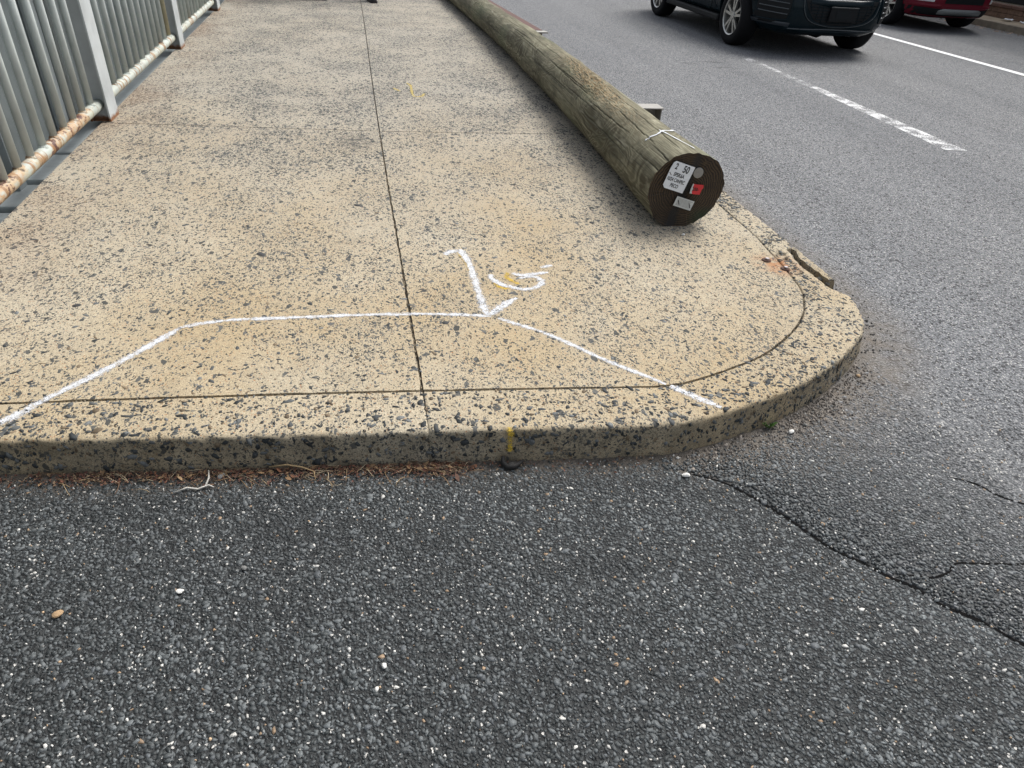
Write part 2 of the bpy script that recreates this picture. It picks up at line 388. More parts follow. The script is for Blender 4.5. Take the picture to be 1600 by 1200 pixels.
def chip_cols(m):
    t = rng.uniform(0, 1, (m, 1)); c = np.array([[.024, .029, .031]]) * (1 - t) + np.array([[.15, .158, .155]]) * t ** 2.2
    br = rng.uniform(0, 1, m) < .17
    c[br] = np.array([.16, .12, .075]) * rng.uniform(.6, 1.2, (br.sum(), 1))
    return c

# asphalt stones standing proud of the road near the camera; cracks are left as gaps
CR = [[(.98, 1.50), (1.073, 1.448), (1.12, 1.40), (1.185, 1.315), (1.235, 1.235), (1.292, 1.129), (1.345, 1.062), (1.398, 1.006), (1.44, .955), (1.478, .896), (1.515, .862), (1.557, .821), (1.616, .753), (1.70, .69), (1.8, .6)],
      [(1.41, 1.0), (1.46, 1.004), (1.52, .985), (1.577, .99), (1.63, 1.015), (1.70, 1.007), (1.77, .99), (1.834, .982), (2.1, .96)],
      [(1.87, 1.36), (1.943, 1.312), (1.985, 1.245), (2.045, 1.201), (2.2, 1.1)]]
CR = [cat_rom([(x + random.uniform(-.006, .006), y + random.uniform(-.006, .006)) for x, y in c], .02) for c in CR]
crp = np.concatenate(CR); crw = np.concatenate([np.full(len(CR[0]), .0085), np.full(len(CR[1]), .0080), np.full(len(CR[2]), .0080)])
SP = .0089
gx, gy = np.meshgrid(np.arange(-1.5, 3.1, SP), np.arange(.30, 2.7, SP))
P2 = np.stack([gx.ravel(), gy.ravel()], 1) + rng.uniform(-.5, .5, (gx.size, 2)) * SP
P2 = P2[rng.uniform(0, 1, len(P2)) < np.clip(1.0 - (P2[:, 0] + P2[:, 1] * .7 - 2.5) / 1.3, 0, 1) * .94]
oy = np.interp(P2[:, 0], PATH[:, 0][PATH[:, 1] < 2.1], PATH[:, 1][PATH[:, 1] < 2.1])
P2 = P2[((P2[:, 1] < oy - .004) & (P2[:, 0] < 2.05)) | (P2[:, 0] > 2.22)]
# keep only what the camera (or one a step aside) could see
P2 = P2[(P2[:, 1] > .78 - .26 * P2[:, 0] - .28) & (P2[:, 0] > -1.35 - (P2[:, 1] - .8) * .1 - .25)]
dcr = np.full(len(P2), 9.0); wcr = np.zeros(len(P2))
sub = np.where((P2[:, 0] > .9) & (P2[:, 1] < 1.6))[0]
dd = np.sqrt(((P2[sub][:, None] - crp[None]) ** 2).sum(-1)); am = dd.argmin(1)
dcr[sub] = dd.min(1); wcr[sub] = crw[am]
P2z = np.zeros(len(P2)); c0 = CR[0]; j0 = ((P2[sub][:, None] - c0[None]) ** 2).sum(-1).argmin(1); tg = np.gradient(c0, axis=0)[j0]; dv = P2[sub] - c0[j0]
sidev = tg[:, 0] * dv[:, 1] - tg[:, 1] * dv[:, 0]; P2z[sub] = np.where(sidev > 0, .0042 * np.exp(-np.linalg.norm(dv, axis=1) / .16), 0)
okc = dcr > wcr; P2 = P2[okc]; P2z = P2z[okc]
dk = np.full(len(P2), 9.0); pk = PATH[PATH[:, 1] < 3][:, :2][::2]
for s0 in range(0, len(P2), 8000): dk[s0:s0 + 8000] = np.sqrt(((P2[s0:s0 + 8000][:, None] - pk[None]) ** 2).sum(-1)).min(1)
lim = .05 + .10 * np.clip((P2[:, 0] - .9) / .5, 0, 1)
okc = rng.uniform(0, 1, len(P2)) < np.clip((dk - .01) / lim, 0.08, 1); P2 = P2[okc]; P2z = P2z[okc]
m = len(P2)
sz = np.clip(rng.lognormal(math.log(.0043), .36, m), .0018, .0105)
u = rng.uniform(0, 1, m)
t = rng.uniform(0, 1, (m, 1)); old = np.clip(((P2[:, 0] * .9 + P2[:, 1] * .45) - 1.75 + rng.normal(0, .25, m)) / 1.1, 0, 1)[:, None]
col = np.array([[.020, .024, .0245]]) * (1 - t) + np.array([[.100, .110, .112]]) * t ** 1.5
px_, py_ = P2[:, 0], P2[:, 1]
lf = 1 + .16 * np.sin(px_ * 3.1 + 1.3 * np.sin(py_ * 4.2)) * np.sin(py_ * 5.3 + px_ * 1.7 + .6) + .10 * np.sin(px_ * 9.7 + py_ * 7.1) * np.sin(py_ * 11.3 - px_ * 4.1)
lf -= .32 * np.exp(-(((px_ - .72) / .30) ** 2 + ((py_ - 1.16) / .09) ** 2))          # old oil stain
lf += .55 * np.exp(-(((px_ - 1.38) * .62 + (py_ - .92) * .78) / .05) ** 2) * np.clip((px_ - 1.2) / .2, 0, 1)   # dust caught below the crack
col = col * lf[:, None] * 1.2
col = col * (1 - old) + (np.array([[.065, .066, .070]]) * (1 - t) + np.array([[.24, .24, .245]]) * t) * old
wm = u < .013; col[wm] = np.array([.56, .55, .51]) * rng.uniform(.6, 1.1, (wm.sum(), 1)); sz[wm] *= rng.uniform(.35, .95, wm.sum())
tn = (u > .016) & (u < .023); col[tn] = np.array([.27, .19, .12]) * rng.uniform(.7, 1.2, (tn.sum(), 1)); sz[tn] *= .75
bl = (u > .03) & (u < .06); col[bl] = np.array([.075, .083, .088]) * rng.uniform(.7, 1.3, (bl.sum(), 1)); sz[bl] *= 1.25
V, lo, sz_, c3 = prisms(np.concatenate([P2, P2z[:, None]], 1), sz, None, (1.0, 2.1), 6, (.0006, .0022), .006, .87, .34, .085, col)
link('asphalt_aggregate', npmesh('asphalt_aggregate', V, lo, sz_, c3), M_stone, road, kind='stuff')
# small white grit on the same surface
m = 4200
P3 = np.stack([rng.uniform(-1.5, 2.6, m), rng.uniform(.3, 1.75, m)], 1)
oy = np.interp(P3[:, 0], PATH[:, 0][PATH[:, 1] < 2.1], PATH[:, 1][PATH[:, 1] < 2.1])
P3 = P3[(P3[:, 1] < oy - .01) & (P3[:, 1] > .50 - .26 * P3[:, 0])]; m = len(P3)
rad = np.clip(rng.lognormal(math.log(.0016), .45, m), .0008, .0055)
colw = np.array([[.58, .57, .53]]) * rng.uniform(.55, 1.15, (m, 1)) * np.array([[1, 1, 1]]); tw = rng.uniform(0, 1, m) < .15
colw[tw] *= np.array([.85, .62, .42])
V, lo, sz_, c3 = prisms(np.concatenate([P3, np.full((m, 1), .0034)], 1), rad, None, (1, 1.7), 6, (.0006, .0018), .0025, .75, .25, .2, colw)
link('white_grit', npmesh('white_grit', V, lo, sz_, c3), M_stone, road, kind='stuff')
# bitumen lining at the bottom of the cracks
M_bit = plain('crack_bitumen', (.004, .004, .004), .95, 0, .4, 60, .1)
for c, wd in zip(CR, (.0055, .0042, .0045)):
    L = []; Fq = []
    for i, q in enumerate(c):
        tt = c[min(i + 1, len(c) - 1)] - c[max(i - 1, 0)]; tt = tt / np.linalg.norm(tt); nn = np.array([-tt[1], tt[0]])
        k = wd * (.7 + .5 * random.random()) * min(1, .25 + 4 * i / len(c))
        L += [(*(q + nn * k), .0012), (*(q - nn * k), .0012)]
        if i: Fq.append((2 * i - 2, 2 * i - 1, 2 * i + 1, 2 * i))
    pyd('crack', L, Fq, M_bit, road)

# ------------------------------------------------------------------ kerb
kerb = empty('kerb', kind='structure')
def notch(y):            # piece broken out of the outer edge
    if y < 2.40 or y > 2.98: return 0.0
    return max(0, min(1, (y - 2.40) / .10) * .030 + .050 * math.sin(math.pi * min(1, (y - 2.40) / .60)) ** .6 + .007 * wob(y, 23, 1.3) + .004 * wob(y, 67, .4)) if y < 2.93 else .02
def kerb_piece(i0, i1):
    V = []; Fc = []; gr = []
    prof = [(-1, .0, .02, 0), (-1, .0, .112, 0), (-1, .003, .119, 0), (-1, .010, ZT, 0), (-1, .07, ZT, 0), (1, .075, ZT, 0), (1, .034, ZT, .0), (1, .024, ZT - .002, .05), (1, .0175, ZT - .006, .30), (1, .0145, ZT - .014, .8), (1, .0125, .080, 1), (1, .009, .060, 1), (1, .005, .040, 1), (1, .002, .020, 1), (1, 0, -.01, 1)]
    n = len(prof)
    for i in range(i0, i1 + 1):
        o = PATH[i][:2]; q = PATH[i][2:]; d = (o - q); L = np.linalg.norm(d); d = d / L
        nb = notch(PATH[i][1]) if o[0] > 2.0 else 0
        for side, off, z, g in prof:
            if side < 0: p = q + d * (off + .004)
            else:
                rough = rng.normal(0, .0012) + .0034 * wob(i * .012, 31 + z * 160, z * 70) * (z < ZT - .001)
                p = o - d * (off + rough + nb)
            zz = z + (rng.normal(0, .0005) if z >= ZT - .004 and side > 0 else 0)
            V.append((p[0], p[1], zz)); gr.append(g)
    for i in range(i1 - i0):
        for j in range(n - 1):
            a = i * n + j; Fc.append((a, a + 1, a + n + 1, a + n))
    Fc.append(tuple(range(n))[::-1]); Fc.append(tuple((i1 - i0) * n + j for j in range(n)))
    o = pyd('kerb_segment', V, Fc, M_kerb, kerb, smooth=True); o.data.polygons[len(Fc) - 1].use_smooth = False; o.data.polygons[len(Fc) - 2].use_smooth = False
    at = o.data.attributes.new('grime_shade', 'FLOAT', 'POINT'); at.data.foreach_set('value', np.array(gr, np.float32))
    bm = bmesh.new(); bm.from_mesh(o.data); bmesh.ops.recalc_face_normals(bm, faces=bm.faces); bm.to_mesh(o.data); bm.free()
    return o
i_j = int(np.argmin(np.abs(PATH[:, 0] - .16) + (PATH[:, 1] > 2) * 9)); i_c = int(np.argmin(np.abs(PATH[:, 1] - 3.62) + (PATH[:, 0] < 2) * 9)); i_f = int(np.argmin(np.abs(PATH[:, 1] - 8.2) + (PATH[:, 0] < 2) * 9))
kerb_piece(0, i_j); PATHJ = PATH.copy(); PATH = PATH.copy()
PATH[i_j][0] += .0; PATH[i_j][2] += .006
kerb_piece(i_j, i_c); kerb_piece(i_c, i_f); kerb_piece(i_f, len(PATH) - 1)

# ------------------------------------------------------------------ sidewalk slabs
walk = empty('sidewalk', kind='structure')
def slab(poly):
    bm = bmesh.new(); vs = [bm.verts.new((x, y, ZT)) for x, y in poly]
    f = bm.faces.new(vs); f.normal_update()
    if f.normal.z < 0: f.normal_flip()
    r = bmesh.ops.inset_region(bm, faces=[f], thickness=.005, depth=0)
    outer = [v for v in bm.verts if v not in f.verts]
    for v in outer: v.co.z -= .004
    e = [e for e in bm.edges if e.is_boundary]
    x = bmesh.ops.extrude_edge_only(bm, edges=e)
    for v in [g for g in x['geom'] if isinstance(g, bmesh.types.BMVert)]: v.co.z = .02
    return bm_mesh('slab', bm, M_conc, walk)
inner = PATHJ[:, 2:]; gapd = PATHJ[:, 2:] - PATHJ[:, :2]; gapd /= np.linalg.norm(gapd, axis=1, keepdims=True)
inn = inner + gapd * .004
JX = lambda y: .158 + .004 * math.sin(y * .8) + max(0, y - 4) * .005
ycl = lambda x: 4.995 - .09 * (x - .19); ycr = lambda x: 4.995 - .036 * (x - .19)
XL = -1.655
fl = [tuple(q) for q in inn if q[0] < .152 and q[1] < 2.2 and q[0] > XL][::3]
fl = [(x_ + random.gauss(0, .0012), y_ + random.gauss(0, .0014)) for x_, y_ in fl]
yy = np.arange(1.93, 4.97, .035)
jt = lambda k=.0013: random.gauss(0, k)
slab([(XL, fl[0][1] + .001)] + fl + [(.152, np.interp(.152, inn[:, 0][inn[:, 1] < 2.2], inn[:, 1][inn[:, 1] < 2.2]))] + [(JX(y) - .005 + jt(), y) for y in yy] + [(JX(5) - .005, ycl(.155) - .005)] + [(x, ycl(x) - .005) for x in np.arange(.0, XL, -.3)] + [(XL, ycl(XL) - .005)])
fr = [tuple(q) for q in inn if q[0] > .172 and q[1] < 4.90][::3]
fr = [(x_ + jt(), y_ + jt()) for x_, y_ in fr]
slab([(.166, np.interp(.166, inn[:, 0][inn[:, 1] < 2.0], inn[:, 1][inn[:, 1] < 2.0]))] + fr + [(2.042, ycr(2.042) - .005), (1.0, ycr(1.0) - .005), (JX(5) + .005, ycr(.166) - .005)] + [(JX(y) + .005 + jt(), y) for y in yy[::-1]])
for ya, yb in ((None, 12.4), (12.41, 20.0), (20.01, 34.0)):
    ys = np.arange(5.3 if ya is None else ya + .2, yb - .2, .8)
    la = [(XL, ycl(XL) + .003), (JX(5) - .004, ycl(.155) + .003)] if ya is None else [(XL, ya), (JX(ya) - .004, ya)]
    ra = [(2.042, ycr(2.042) + .003), (JX(5) + .004, ycr(.166) + .003)] if ya is None else [(2.042, ya), (JX(ya) + .004, ya)]
    slab(la + [(JX(y) - .004, y) for y in ys] + [(JX(yb) - .004, yb), (XL, yb)])
    slab(ra + [(JX(y) + .004, y) for y in ys] + [(JX(yb) + .004, yb), (2.042, yb)])
pyd('joint_bed', [(-1.64, 2.05, .1085), (-.5, 1.90, .1085), (1.05, 1.79, .1085), (1.45, 1.93, .1085), (1.84, 2.24, .1085), (2.0, 2.6, .1085), (2.06, 3.5, .1085), (2.06, 34, .1085), (-1.64, 34, .1085)], [tuple(range(9))], M_joint, walk)

for f_, xa, xb in ((ycl, XL, .150), (ycr, .168, 2.03)):
    xs_ = np.linspace(xa, xb, 60); wv = [.0042 + random.uniform(-.0012, .0012) for _ in xs_]
    pyd('joint_fill', [(x, f_(x) - w_ - .0005, ZT - .0022) for x, w_ in zip(xs_, wv)] + [(x, f_(x) + w_ - .0015, ZT - .0018) for x, w_ in zip(xs_, wv)], [(i, i + 1, 61 + i, 60 + i) for i in range(59)], M_joint, walk)
# grit lying in the joints
m = 2600; tj = rng.uniform(0, 1, m); Pg = np.zeros((m, 3)); h1_ = rng.uniform(0, 1, m) < .4
yj = rng.uniform(1.9, 5, m); Pg[:, 0] = .158 + rng.normal(0, .0035, m); Pg[:, 1] = yj
ij = rng.integers(0, int(np.argmin(np.abs(PATH[:, 1] - 4.2) + (PATH[:, 0] < 2) * 9)), m); Pg[~h1_, :2] = PATH[ij, 2:][~h1_] + rng.normal(0, .003, (m, 2))[~h1_]; Pg[:, 2] = .1105
cg = np.array([[.20, .165, .11]]) * rng.uniform(.15, 1.7, (m, 1)); V, lo, sz_, c3 = prisms(Pg, np.clip(rng.lognormal(math.log(.0022), .4, m), .001, .006), None, (1, 1.8), 5, (.001, .0075), .002, .7, .3, .3, cg)
link('joint_grit', npmesh('joint_grit', V, lo, sz_, c3), M_stone, walk, kind='stuff')
# exposed aggregate chips, real and slightly proud, over the near slabs and the kerb
def in_slab(P):
    yb = np.where(P[:, 0] < 1.03, np.interp(P[:, 0], inn[:, 0][inn[:, 1] < 2.1], inn[:, 1][inn[:, 1] < 2.1]), 0)
    xr = np.interp(P[:, 1], inn[80:, 1][inn[80:, 0] > 1.04], inn[80:, 0][inn[80:, 0] > 1.04])
    jx = .158
    return (P[:, 1] > np.maximum(yb, 1.82) + .006) & (P[:, 0] < xr - .006) & (P[:, 0] > XL) & (np.abs(P[:, 0] - jx) > .008) & (P[:, 1] < 4.94)
m = 24000
P = np.stack([rng.uniform(XL, 2.05, m), rng.uniform(1.8, 5.0, m)], 1)
def lump(P): return .5 + .5 * np.sin(P[:, 0] * 5.1 + 1.7 * np.sin(P[:, 1] * 3.3)) * np.sin(P[:, 1] * 6.3 + 1.3 * np.sin(P[:, 0] * 4.2))
P = P[in_slab(P) & (rng.uniform(0, 1, m) < (.35 + .65 * lump(P)) * np.clip((5.2 - P[:, 1]) / 1.8, .15, 1))]; m = len(P)
rad = np.clip(rng.lognormal(math.log(.0034), .48, m), .0014, .012)
V, lo, sz_, c3 = prisms(np.concatenate([P, np.full((m, 1), ZT)], 1), rad, None, (1.2, 3.0), 6, (.0002, .0006), .001, .93, .3, 0, chip_cols(m))
link('aggregate', npmesh('aggregate', V, lo, sz_, c3), M_chip, walk, kind='stuff')
m = 4600; ii = rng.integers(0, int(np.argmin(np.abs(PATH[:, 1] - 4.6) + (PATH[:, 0] < 2) * 9)), m)
tt = rng.uniform(0, 1, m); o = PATH[ii, :2]; q = PATH[ii, 2:]; d = o - q; L = np.linalg.norm(d, axis=1, keepdims=True); d = d / L
top = tt < .60
Pk = np.zeros((m, 3)); Nk = np.zeros((m, 3))
k = rng.uniform(.012, 1, m)[:, None] * (L - .030) + .004
Pk[:, :2] = q + d * k; Pk[:, 2] = ZT; Nk[:, 2] = 1
sd_ = ~top; zf = rng.uniform(.012, .108, m)
off = np.interp(zf, [0, .02, .04, .06, .08, ZT - .014, ZT - .006], [0, .002, .005, .009, .0125, .0145, .0175])
Pk[sd_, :2] = (o - d * off[:, None])[sd_]; Pk[sd_, 2] = zf[sd_]; Nk[sd_, :2] = d[sd_]; Nk[sd_, 2] = .12 + 1.2 * np.clip((zf[sd_] - .095) / .02, 0, 1)
Nk /= np.linalg.norm(Nk, axis=1, keepdims=True)
okk = ~((Pk[:, 0] > 2.0) & (Pk[:, 1] > 2.38) & (Pk[:, 1] < 3.0) & ((k[:, 0] > L[:, 0] - .12) | sd_))
Pk, Nk = Pk[okk], Nk[okk]; m = len(Pk)
rad = np.clip(rng.lognormal(math.log(.0052), .45, m), .0020, .0145)
V, lo, sz_, c3 = prisms(Pk, rad, Nk, (1.1, 2.5), 7, (.0003, .0020), .005, .86, .34, .06, chip_cols(m))
link('aggregate', npmesh('aggregate', V, lo, sz_, c3), M_chip, kerb, kind='stuff')

gum = [(.295, 2.33), (-.02, 3.6), (-.95, 3.15), (-.55, 3.35), (-.46, 3.02), (.62, 4.3), (1.2, 3.3), (-1.1, 2.6), (.9, 3.9)]
gp = np.array([(x, y, ZT) for x, y in gum]); V, lo, sz_, c3 = prisms(gp, rng.uniform(.010, .022, len(gp)), None, (1, 1.6), 9, (.0012, .002), .001, .86, .15, 0, np.tile([[.035, .036, .036]], (len(gp), 1)))
link('gum_spots', npmesh('gum_spots', V, lo, sz_, c3), M_chip, walk, kind='stuff')
# the cracked-off piece of kerb and the cut anchor bolts
def rock(name, c, s, mat, seed, parent=None, sub=2, rz=0, rough=.16, **k):
    bm = bmesh.new(); bmesh.ops.create_icosphere(bm, subdivisions=sub, radius=1)
    rr = random.Random(seed); ax = [(Vector((rr.gauss(0, 1), rr.gauss(0, 1), rr.gauss(0, 1))).normalized(), rr.uniform(.62, .95)) for _ in range(9)]
    for v in bm.verts:
        dn = v.co.normalized(); r = 1.0
        for a_, l_ in ax:
            t_ = dn.dot(a_)
            if t_ > .05: r = min(r, l_ / t_)
        v.co = dn * r * (1 + rr.uniform(-rough, rough) * .3)
    bmesh.ops.scale(bm, vec=s, verts=bm.verts)
    bmesh.ops.rotate(bm, cent=(0, 0, 0), matrix=Matrix.Rotation(rz, 3, 'Z'), verts=bm.verts)
    o = bm_mesh(name, bm, mat, parent, **k); o.location = c
    return o
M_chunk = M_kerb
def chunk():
    ys = np.arange(2.545, 2.93, .022); top = []; bot = []
    for y in ys:
        o = PATH[int(np.argmin(np.abs(PATH[:, 1] - y) + (PATH[:, 0] < 2) * 9))][:2]
        nb = notch(y)
        top.append(((o[0] - nb + .022 + .004 * wob(y, 37, .9), y), (o[0] - .012 + .006 * wob(y, 50, 2.2), y)))
    bm = bmesh.new(); rings = []
    for (a_, b_) in top:
        lift = .004 * (2.93 - a_[1]) / .4
        mid = ((a_[0] + b_[0]) / 2, a_[1])
        pr = [(a_[0], a_[1], .03), (a_[0] + .004, a_[1], .085), (a_[0], a_[1], ZT - .003 + lift), (mid[0], mid[1], ZT + .001 + lift), (b_[0] - .008, b_[1], ZT - .001 + lift), (b_[0] + .004, b_[1], ZT - .018), (b_[0] + .010, b_[1], .06), (b_[0] + .012, b_[1], .0)]
        rings.append([bm.verts.new((x + rng.normal(0, .0022), y + rng.normal(0, .003), z + rng.normal(0, .0012))) for x, y, z in pr])
    for A, B in zip(rings, rings[1:]):
        for j in range(len(A) - 1): bm.faces.new((A[j], A[j + 1], B[j + 1], B[j]))
        bm.faces.new((A[-1], A[0], B[0], B[-1]))
    bm.faces.new(rings[0]); bm.faces.new(rings[-1][::-1])
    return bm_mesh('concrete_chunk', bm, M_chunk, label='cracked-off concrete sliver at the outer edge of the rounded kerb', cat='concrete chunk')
ck = chunk(); ca_ = ck.data.attributes.new('grime_shade', 'FLOAT', 'POINT'); ca_.data.foreach_set('value', np.array([1.0 if v.co.z < ZT - .008 or v.co.y < 2.552 else 0.0 for v in ck.data.vertices], np.float32))  # dirt plus painted shade on the sliver's near end and lower sides
M_rubble = plain('dark_rubble', (.11, .105, .09), .95, 0, .35, 60, bump=.4)
for i, (x, y, s) in enumerate([(2.135, 2.86, .016), (2.12, 2.80, .014), (2.11, 2.72, .019), (2.115, 2.66, .013), (2.14, 2.60, .017), (2.15, 2.55, .014), (2.10, 2.76, .011)]):
    rock('stone', (x - .002, y, ZT - .022), (s, s * 1.2, s * .8), M_rubble, 30 + i, kerb, 1)
M_rustd = plain('dark_rust', (.075, .035, .022), .8, .2, .4, 50, bump=.5)
for x, y, s, lb in ((1.945, 2.78, .024, 'rusty cut anchor stub in the kerb nearer the pole'), (1.99, 2.68, .022, 'rusty cut anchor stub in the kerb nearer the cracked edge')):
    st = empty('anchor_stub', (x, y, ZT - .001), label=lb, cat='anchor bolt', group='cut anchor stubs')
    V, Fq = tube_data([(0, 0, -.02), (0, 0, .004), (0, 0, .007)], [s, s, s * .85], 14); pyd('sleeve', V, Fq, M_rustd, st)
    V, Fq = tube_data([(.002, -.002, .005), (.002, -.002, .013), (.002, -.002, .015)], [s * .5, s * .5, s * .4], 6); pyd('bolt', V, Fq, plain('worn_steel', (.30, .27, .27), .35, .8, .3, 60), st)

# ------------------------------------------------------------------ sprayed survey marks
def stroke(name, pts, wd, mat, z, parent=None, taper=False, **k):
    c = cat_rom(pts, .012); V = []; Fq = []; uv = []
    for i, q in enumerate(c):
        tt = c[min(i + 1, len(c) - 1)] - c[max(i - 1, 0)]; tt = tt / (np.linalg.norm(tt) + 1e-9); nn = np.array([-tt[1], tt[0]])
        w_ = wd * (.92 + .12 * math.sin(i * .31) + .06 * math.sin(i * .83)) * .5 * (min(1, .7 + .3 * min(i, len(c) - 1 - i) / 4)) * 1.5
        V += [(*(q + nn * w_), z), (*(q - nn * w_), z)]
        if i: Fq.append((2 * i - 2, 2 * i - 1, 2 * i + 1, 2 * i))
    me = bpy.data.meshes.new(name); me.from_pydata(V, [], Fq); me.update(); ul = me.uv_layers.new(name='UVMap')
    for l in me.loops: ul.data[l.index].uv = (l.vertex_index // 2 * .012, float(l.vertex_index % 2))
    return link(name, me, mat, parent, **k)
zp = ZT + .0016
ln = empty('painted_line', (0, 0, 0), label='white sprayed trapezoid outline across the end of the sidewalk', cat='paint marking')
stroke('stroke', [(-1.34, 1.62 + .13), (-1.11, 1.874), (-1.007, 1.992), (-.86, 2.16), (-.69, 2.39)], .036, M_white, zp, ln)
stroke('stroke', [(-.700, 2.388), (-.60, 2.418), (-.49, 2.43), (-.308, 2.426), (-.07, 2.424), (.16, 2.412), (.33, 2.392), (.485, 2.362)], .027, M_white, zp, ln)
stroke('stroke', [(.51, 2.345), (.60, 2.272), (.669, 2.216), (.77, 2.10), (.86, 1.99), (.95, 1.90), (1.023, 1.822)], .026, M_white, zp, ln)
stroke('stroke', [(1.035, 1.812), (1.10, 1.735), (1.165, 1.668)], .036, M_white, ZT + .0020, ln)
am_ = empty('painted_letter', (0, 0, 0), label='white sprayed hooked stroke like a letter L touching the white line', cat='paint marking')
stroke('stroke', [(.368, 2.952), (.40, 2.985), (.450, 2.998)], .042, M_white, zp + .0004, am_)
stroke('stroke', [(.447, 3.005), (.466, 2.88), (.470, 2.734), (.466, 2.60), (.466, 2.48), (.470, 2.372)], .042, M_white, zp + .0008, am_)
stroke('stroke', [(.478, 2.372), (.54, 2.435), (.62, 2.505)], .042, M_white, zp + .0012, am_)
gm = empty('painted_letter', (0, 0, 0), label='white sprayed curled letter G with a dash above it', cat='paint marking')
stroke('stroke', [(.548, 2.735), (.548, 2.69), (.582, 2.632), (.65, 2.586), (.70, 2.582), (.745, 2.61), (.765, 2.655), (.735, 2.70), (.67, 2.685)], .033, M_white, zp + .0004, gm)
stroke('stroke', [(.645, 2.735), (.70, 2.715), (.815, 2.732)], .033, M_white, zp + .0008, gm)
stroke('stroke', [(.792, 2.785), (.852, 2.803)], .032, M_white, zp + .0008, gm)
yo = empty('painted_letter', (0, 0, 0), label='worn yellow sprayed strokes under the white curled letter', cat='paint marking')
stroke('stroke', [(.548, 2.65), (.575, 2.60), (.615, 2.595)], .026, M_yel, zp, yo)
stroke('stroke', [(.63, 2.745), (.615, 2.70), (.635, 2.66), (.655, 2.63)], .030, M_yel, zp, yo)
stroke('stroke', [(.432, 2.975), (.452, 2.86), (.458, 2.75)], .014, M_yel, zp, yo)
y2 = empty('painted_letter', (0, 0, 0), label='faded small yellow letter L in the middle of the sidewalk', cat='paint marking')
stroke('stroke', [(.465, 6.50), (.492, 6.40), (.482, 6.12), (.492, 6.0)], .030, M_yelold, zp, y2)
stroke('stroke', [(.492, 6.0), (.55, 6.02), (.585, 6.12)], .034, M_yelold, zp + .0004, y2)
stroke('stroke', [(.34, 6.30), (.385, 6.18)], .030, M_yelold, zp, y2)
# yellow tick on the kerb face
xk = .418; yk = float(np.interp(xk, PATH[:, 0][PATH[:, 1] < 2], PATH[:, 1][PATH[:, 1] < 2]))
V = []; Fq = []; prof = [(.032, ZT + .001), (.0175, ZT - .005), (.0145, ZT - .014), (.0125, .080), (.009, .060), (.005, .040)]
for i, (o_, z) in enumerate(prof):
    V += [(xk - .017, yk + o_ - .0045, z), (xk, yk + o_ - .0048, z), (xk + .017, yk + o_ - .0055, z)]
    if i: Fq += [(3 * i - 3, 3 * i - 2, 3 * i + 1, 3 * i), (3 * i - 2, 3 * i - 1, 3 * i + 2, 3 * i + 1)]
me = bpy.data.meshes.new('painted_tick'); me.from_pydata(V, [], Fq); me.update(); ul = me.uv_layers.new(name='UVMap')
for l in me.loops: ul.data[l.index].uv = (0, (l.vertex_index % 3) * .5)
link('painted_tick', me, M_yel, label='yellow sprayed tick down the face of the front kerb', cat='paint marking')

# ------------------------------------------------------------------ lane markings, far kerb, far pavement
def sheet(name, pts, z, mat, parent=None, **k): return pyd(name, [(x, y, z) for x, y in pts], [tuple(range(len(pts)))], mat, parent, **k)
sheet('road_marking', [(8.74, 5), (8.88, 5), (8.86, 60), (8.72, 60)], .004, M_line, kind='structure')
sheet('road_marking', [(4.84, 4.97), (5.05, 4.94), (5.07, 7.3), (4.95, 7.3)], .004, M_dash, kind='structure')
sheet('road_marking', [(4.95, 7.31), (5.07, 7.31), (5.08, 8.9), (4.96, 8.9)], .004, M_ghost, kind='structure')
M_tar = plain('tar_mark', (.045, .047, .05), .7, 0, .3, 40)
for x, y, L_ in ((4.02, 8.44, .20), (4.40, 8.56, .29), (4.40, 8.23, .22), (3.74, 10.28, .13), (3.70, 9.67, .13), (5.56, 8.64, .10)):     # short saw-cut slots filled with tar
    sheet('tar_slot', [(x - L_ / 2, y - .012), (x + L_ / 2, y - .020), (x + L_ / 2, y + .014), (x - L_ / 2, y + .016)], .003, M_tar, road)
XF = 12.42
def long_box(name, x0, x1, y0, y1, z0, z1, mat, **k):
    bm = bmesh.new(); box(bm, ((x0 + x1) / 2, (y0 + y1) / 2, (z0 + z1) / 2), (x1 - x0, y1 - y0, z1 - z0)); return bm_mesh(name, bm, mat, bev=.012, **k)
M_fark = plain('far_kerb_concrete', (.26, .22, .165), .9, 0, .3, 5, bump=.3)
long_box('far_kerb', XF, XF + .17, 2, 70, -.05, .12, M_fark, kind='structure')
long_box('far_pavement', XF + .172, 40, 2, 70, -.05, .118, plain('far_pavement_concrete', (.33, .27, .19), .9, 0, .25, 3, bump=.3), kind='structure')

# ------------------------------------------------------------------ steel girder beyond the fence
gd = empty('bridge_girder', (-1.9, 7, 0), label='dark grey painted steel girder wall behind the fence bars', cat='girder')
def ch(o, root):
    o.parent = root; o.matrix_parent_inverse = Matrix.Translation(root.location).inverted(); return o
ch(long_box('web_panel', -1.87, -1.84, -1, 34, -.6, 1.9, M_gird), gd)
for y in np.arange(1.55, 33, .85): ch(boxo('stiffener', (-1.815, y, .70), (.048, .10, 2.3), M_gird2, bev=.004), gd)
ch(long_box('top_flange', -2.0, -1.75, -1, 34, 1.90, 1.94, M_gird2), gd)
for y0, y1, z in ((-1, 3.82, .028), (3.825, 4.16, .055), (4.165, 4.62, .078), (4.625, 7.45, .088), (7.455, 34, .07)):
    ch(long_box('cover_plate', -1.838, -1.662, y0, y1, z - .35, z, M_gird2), gd)

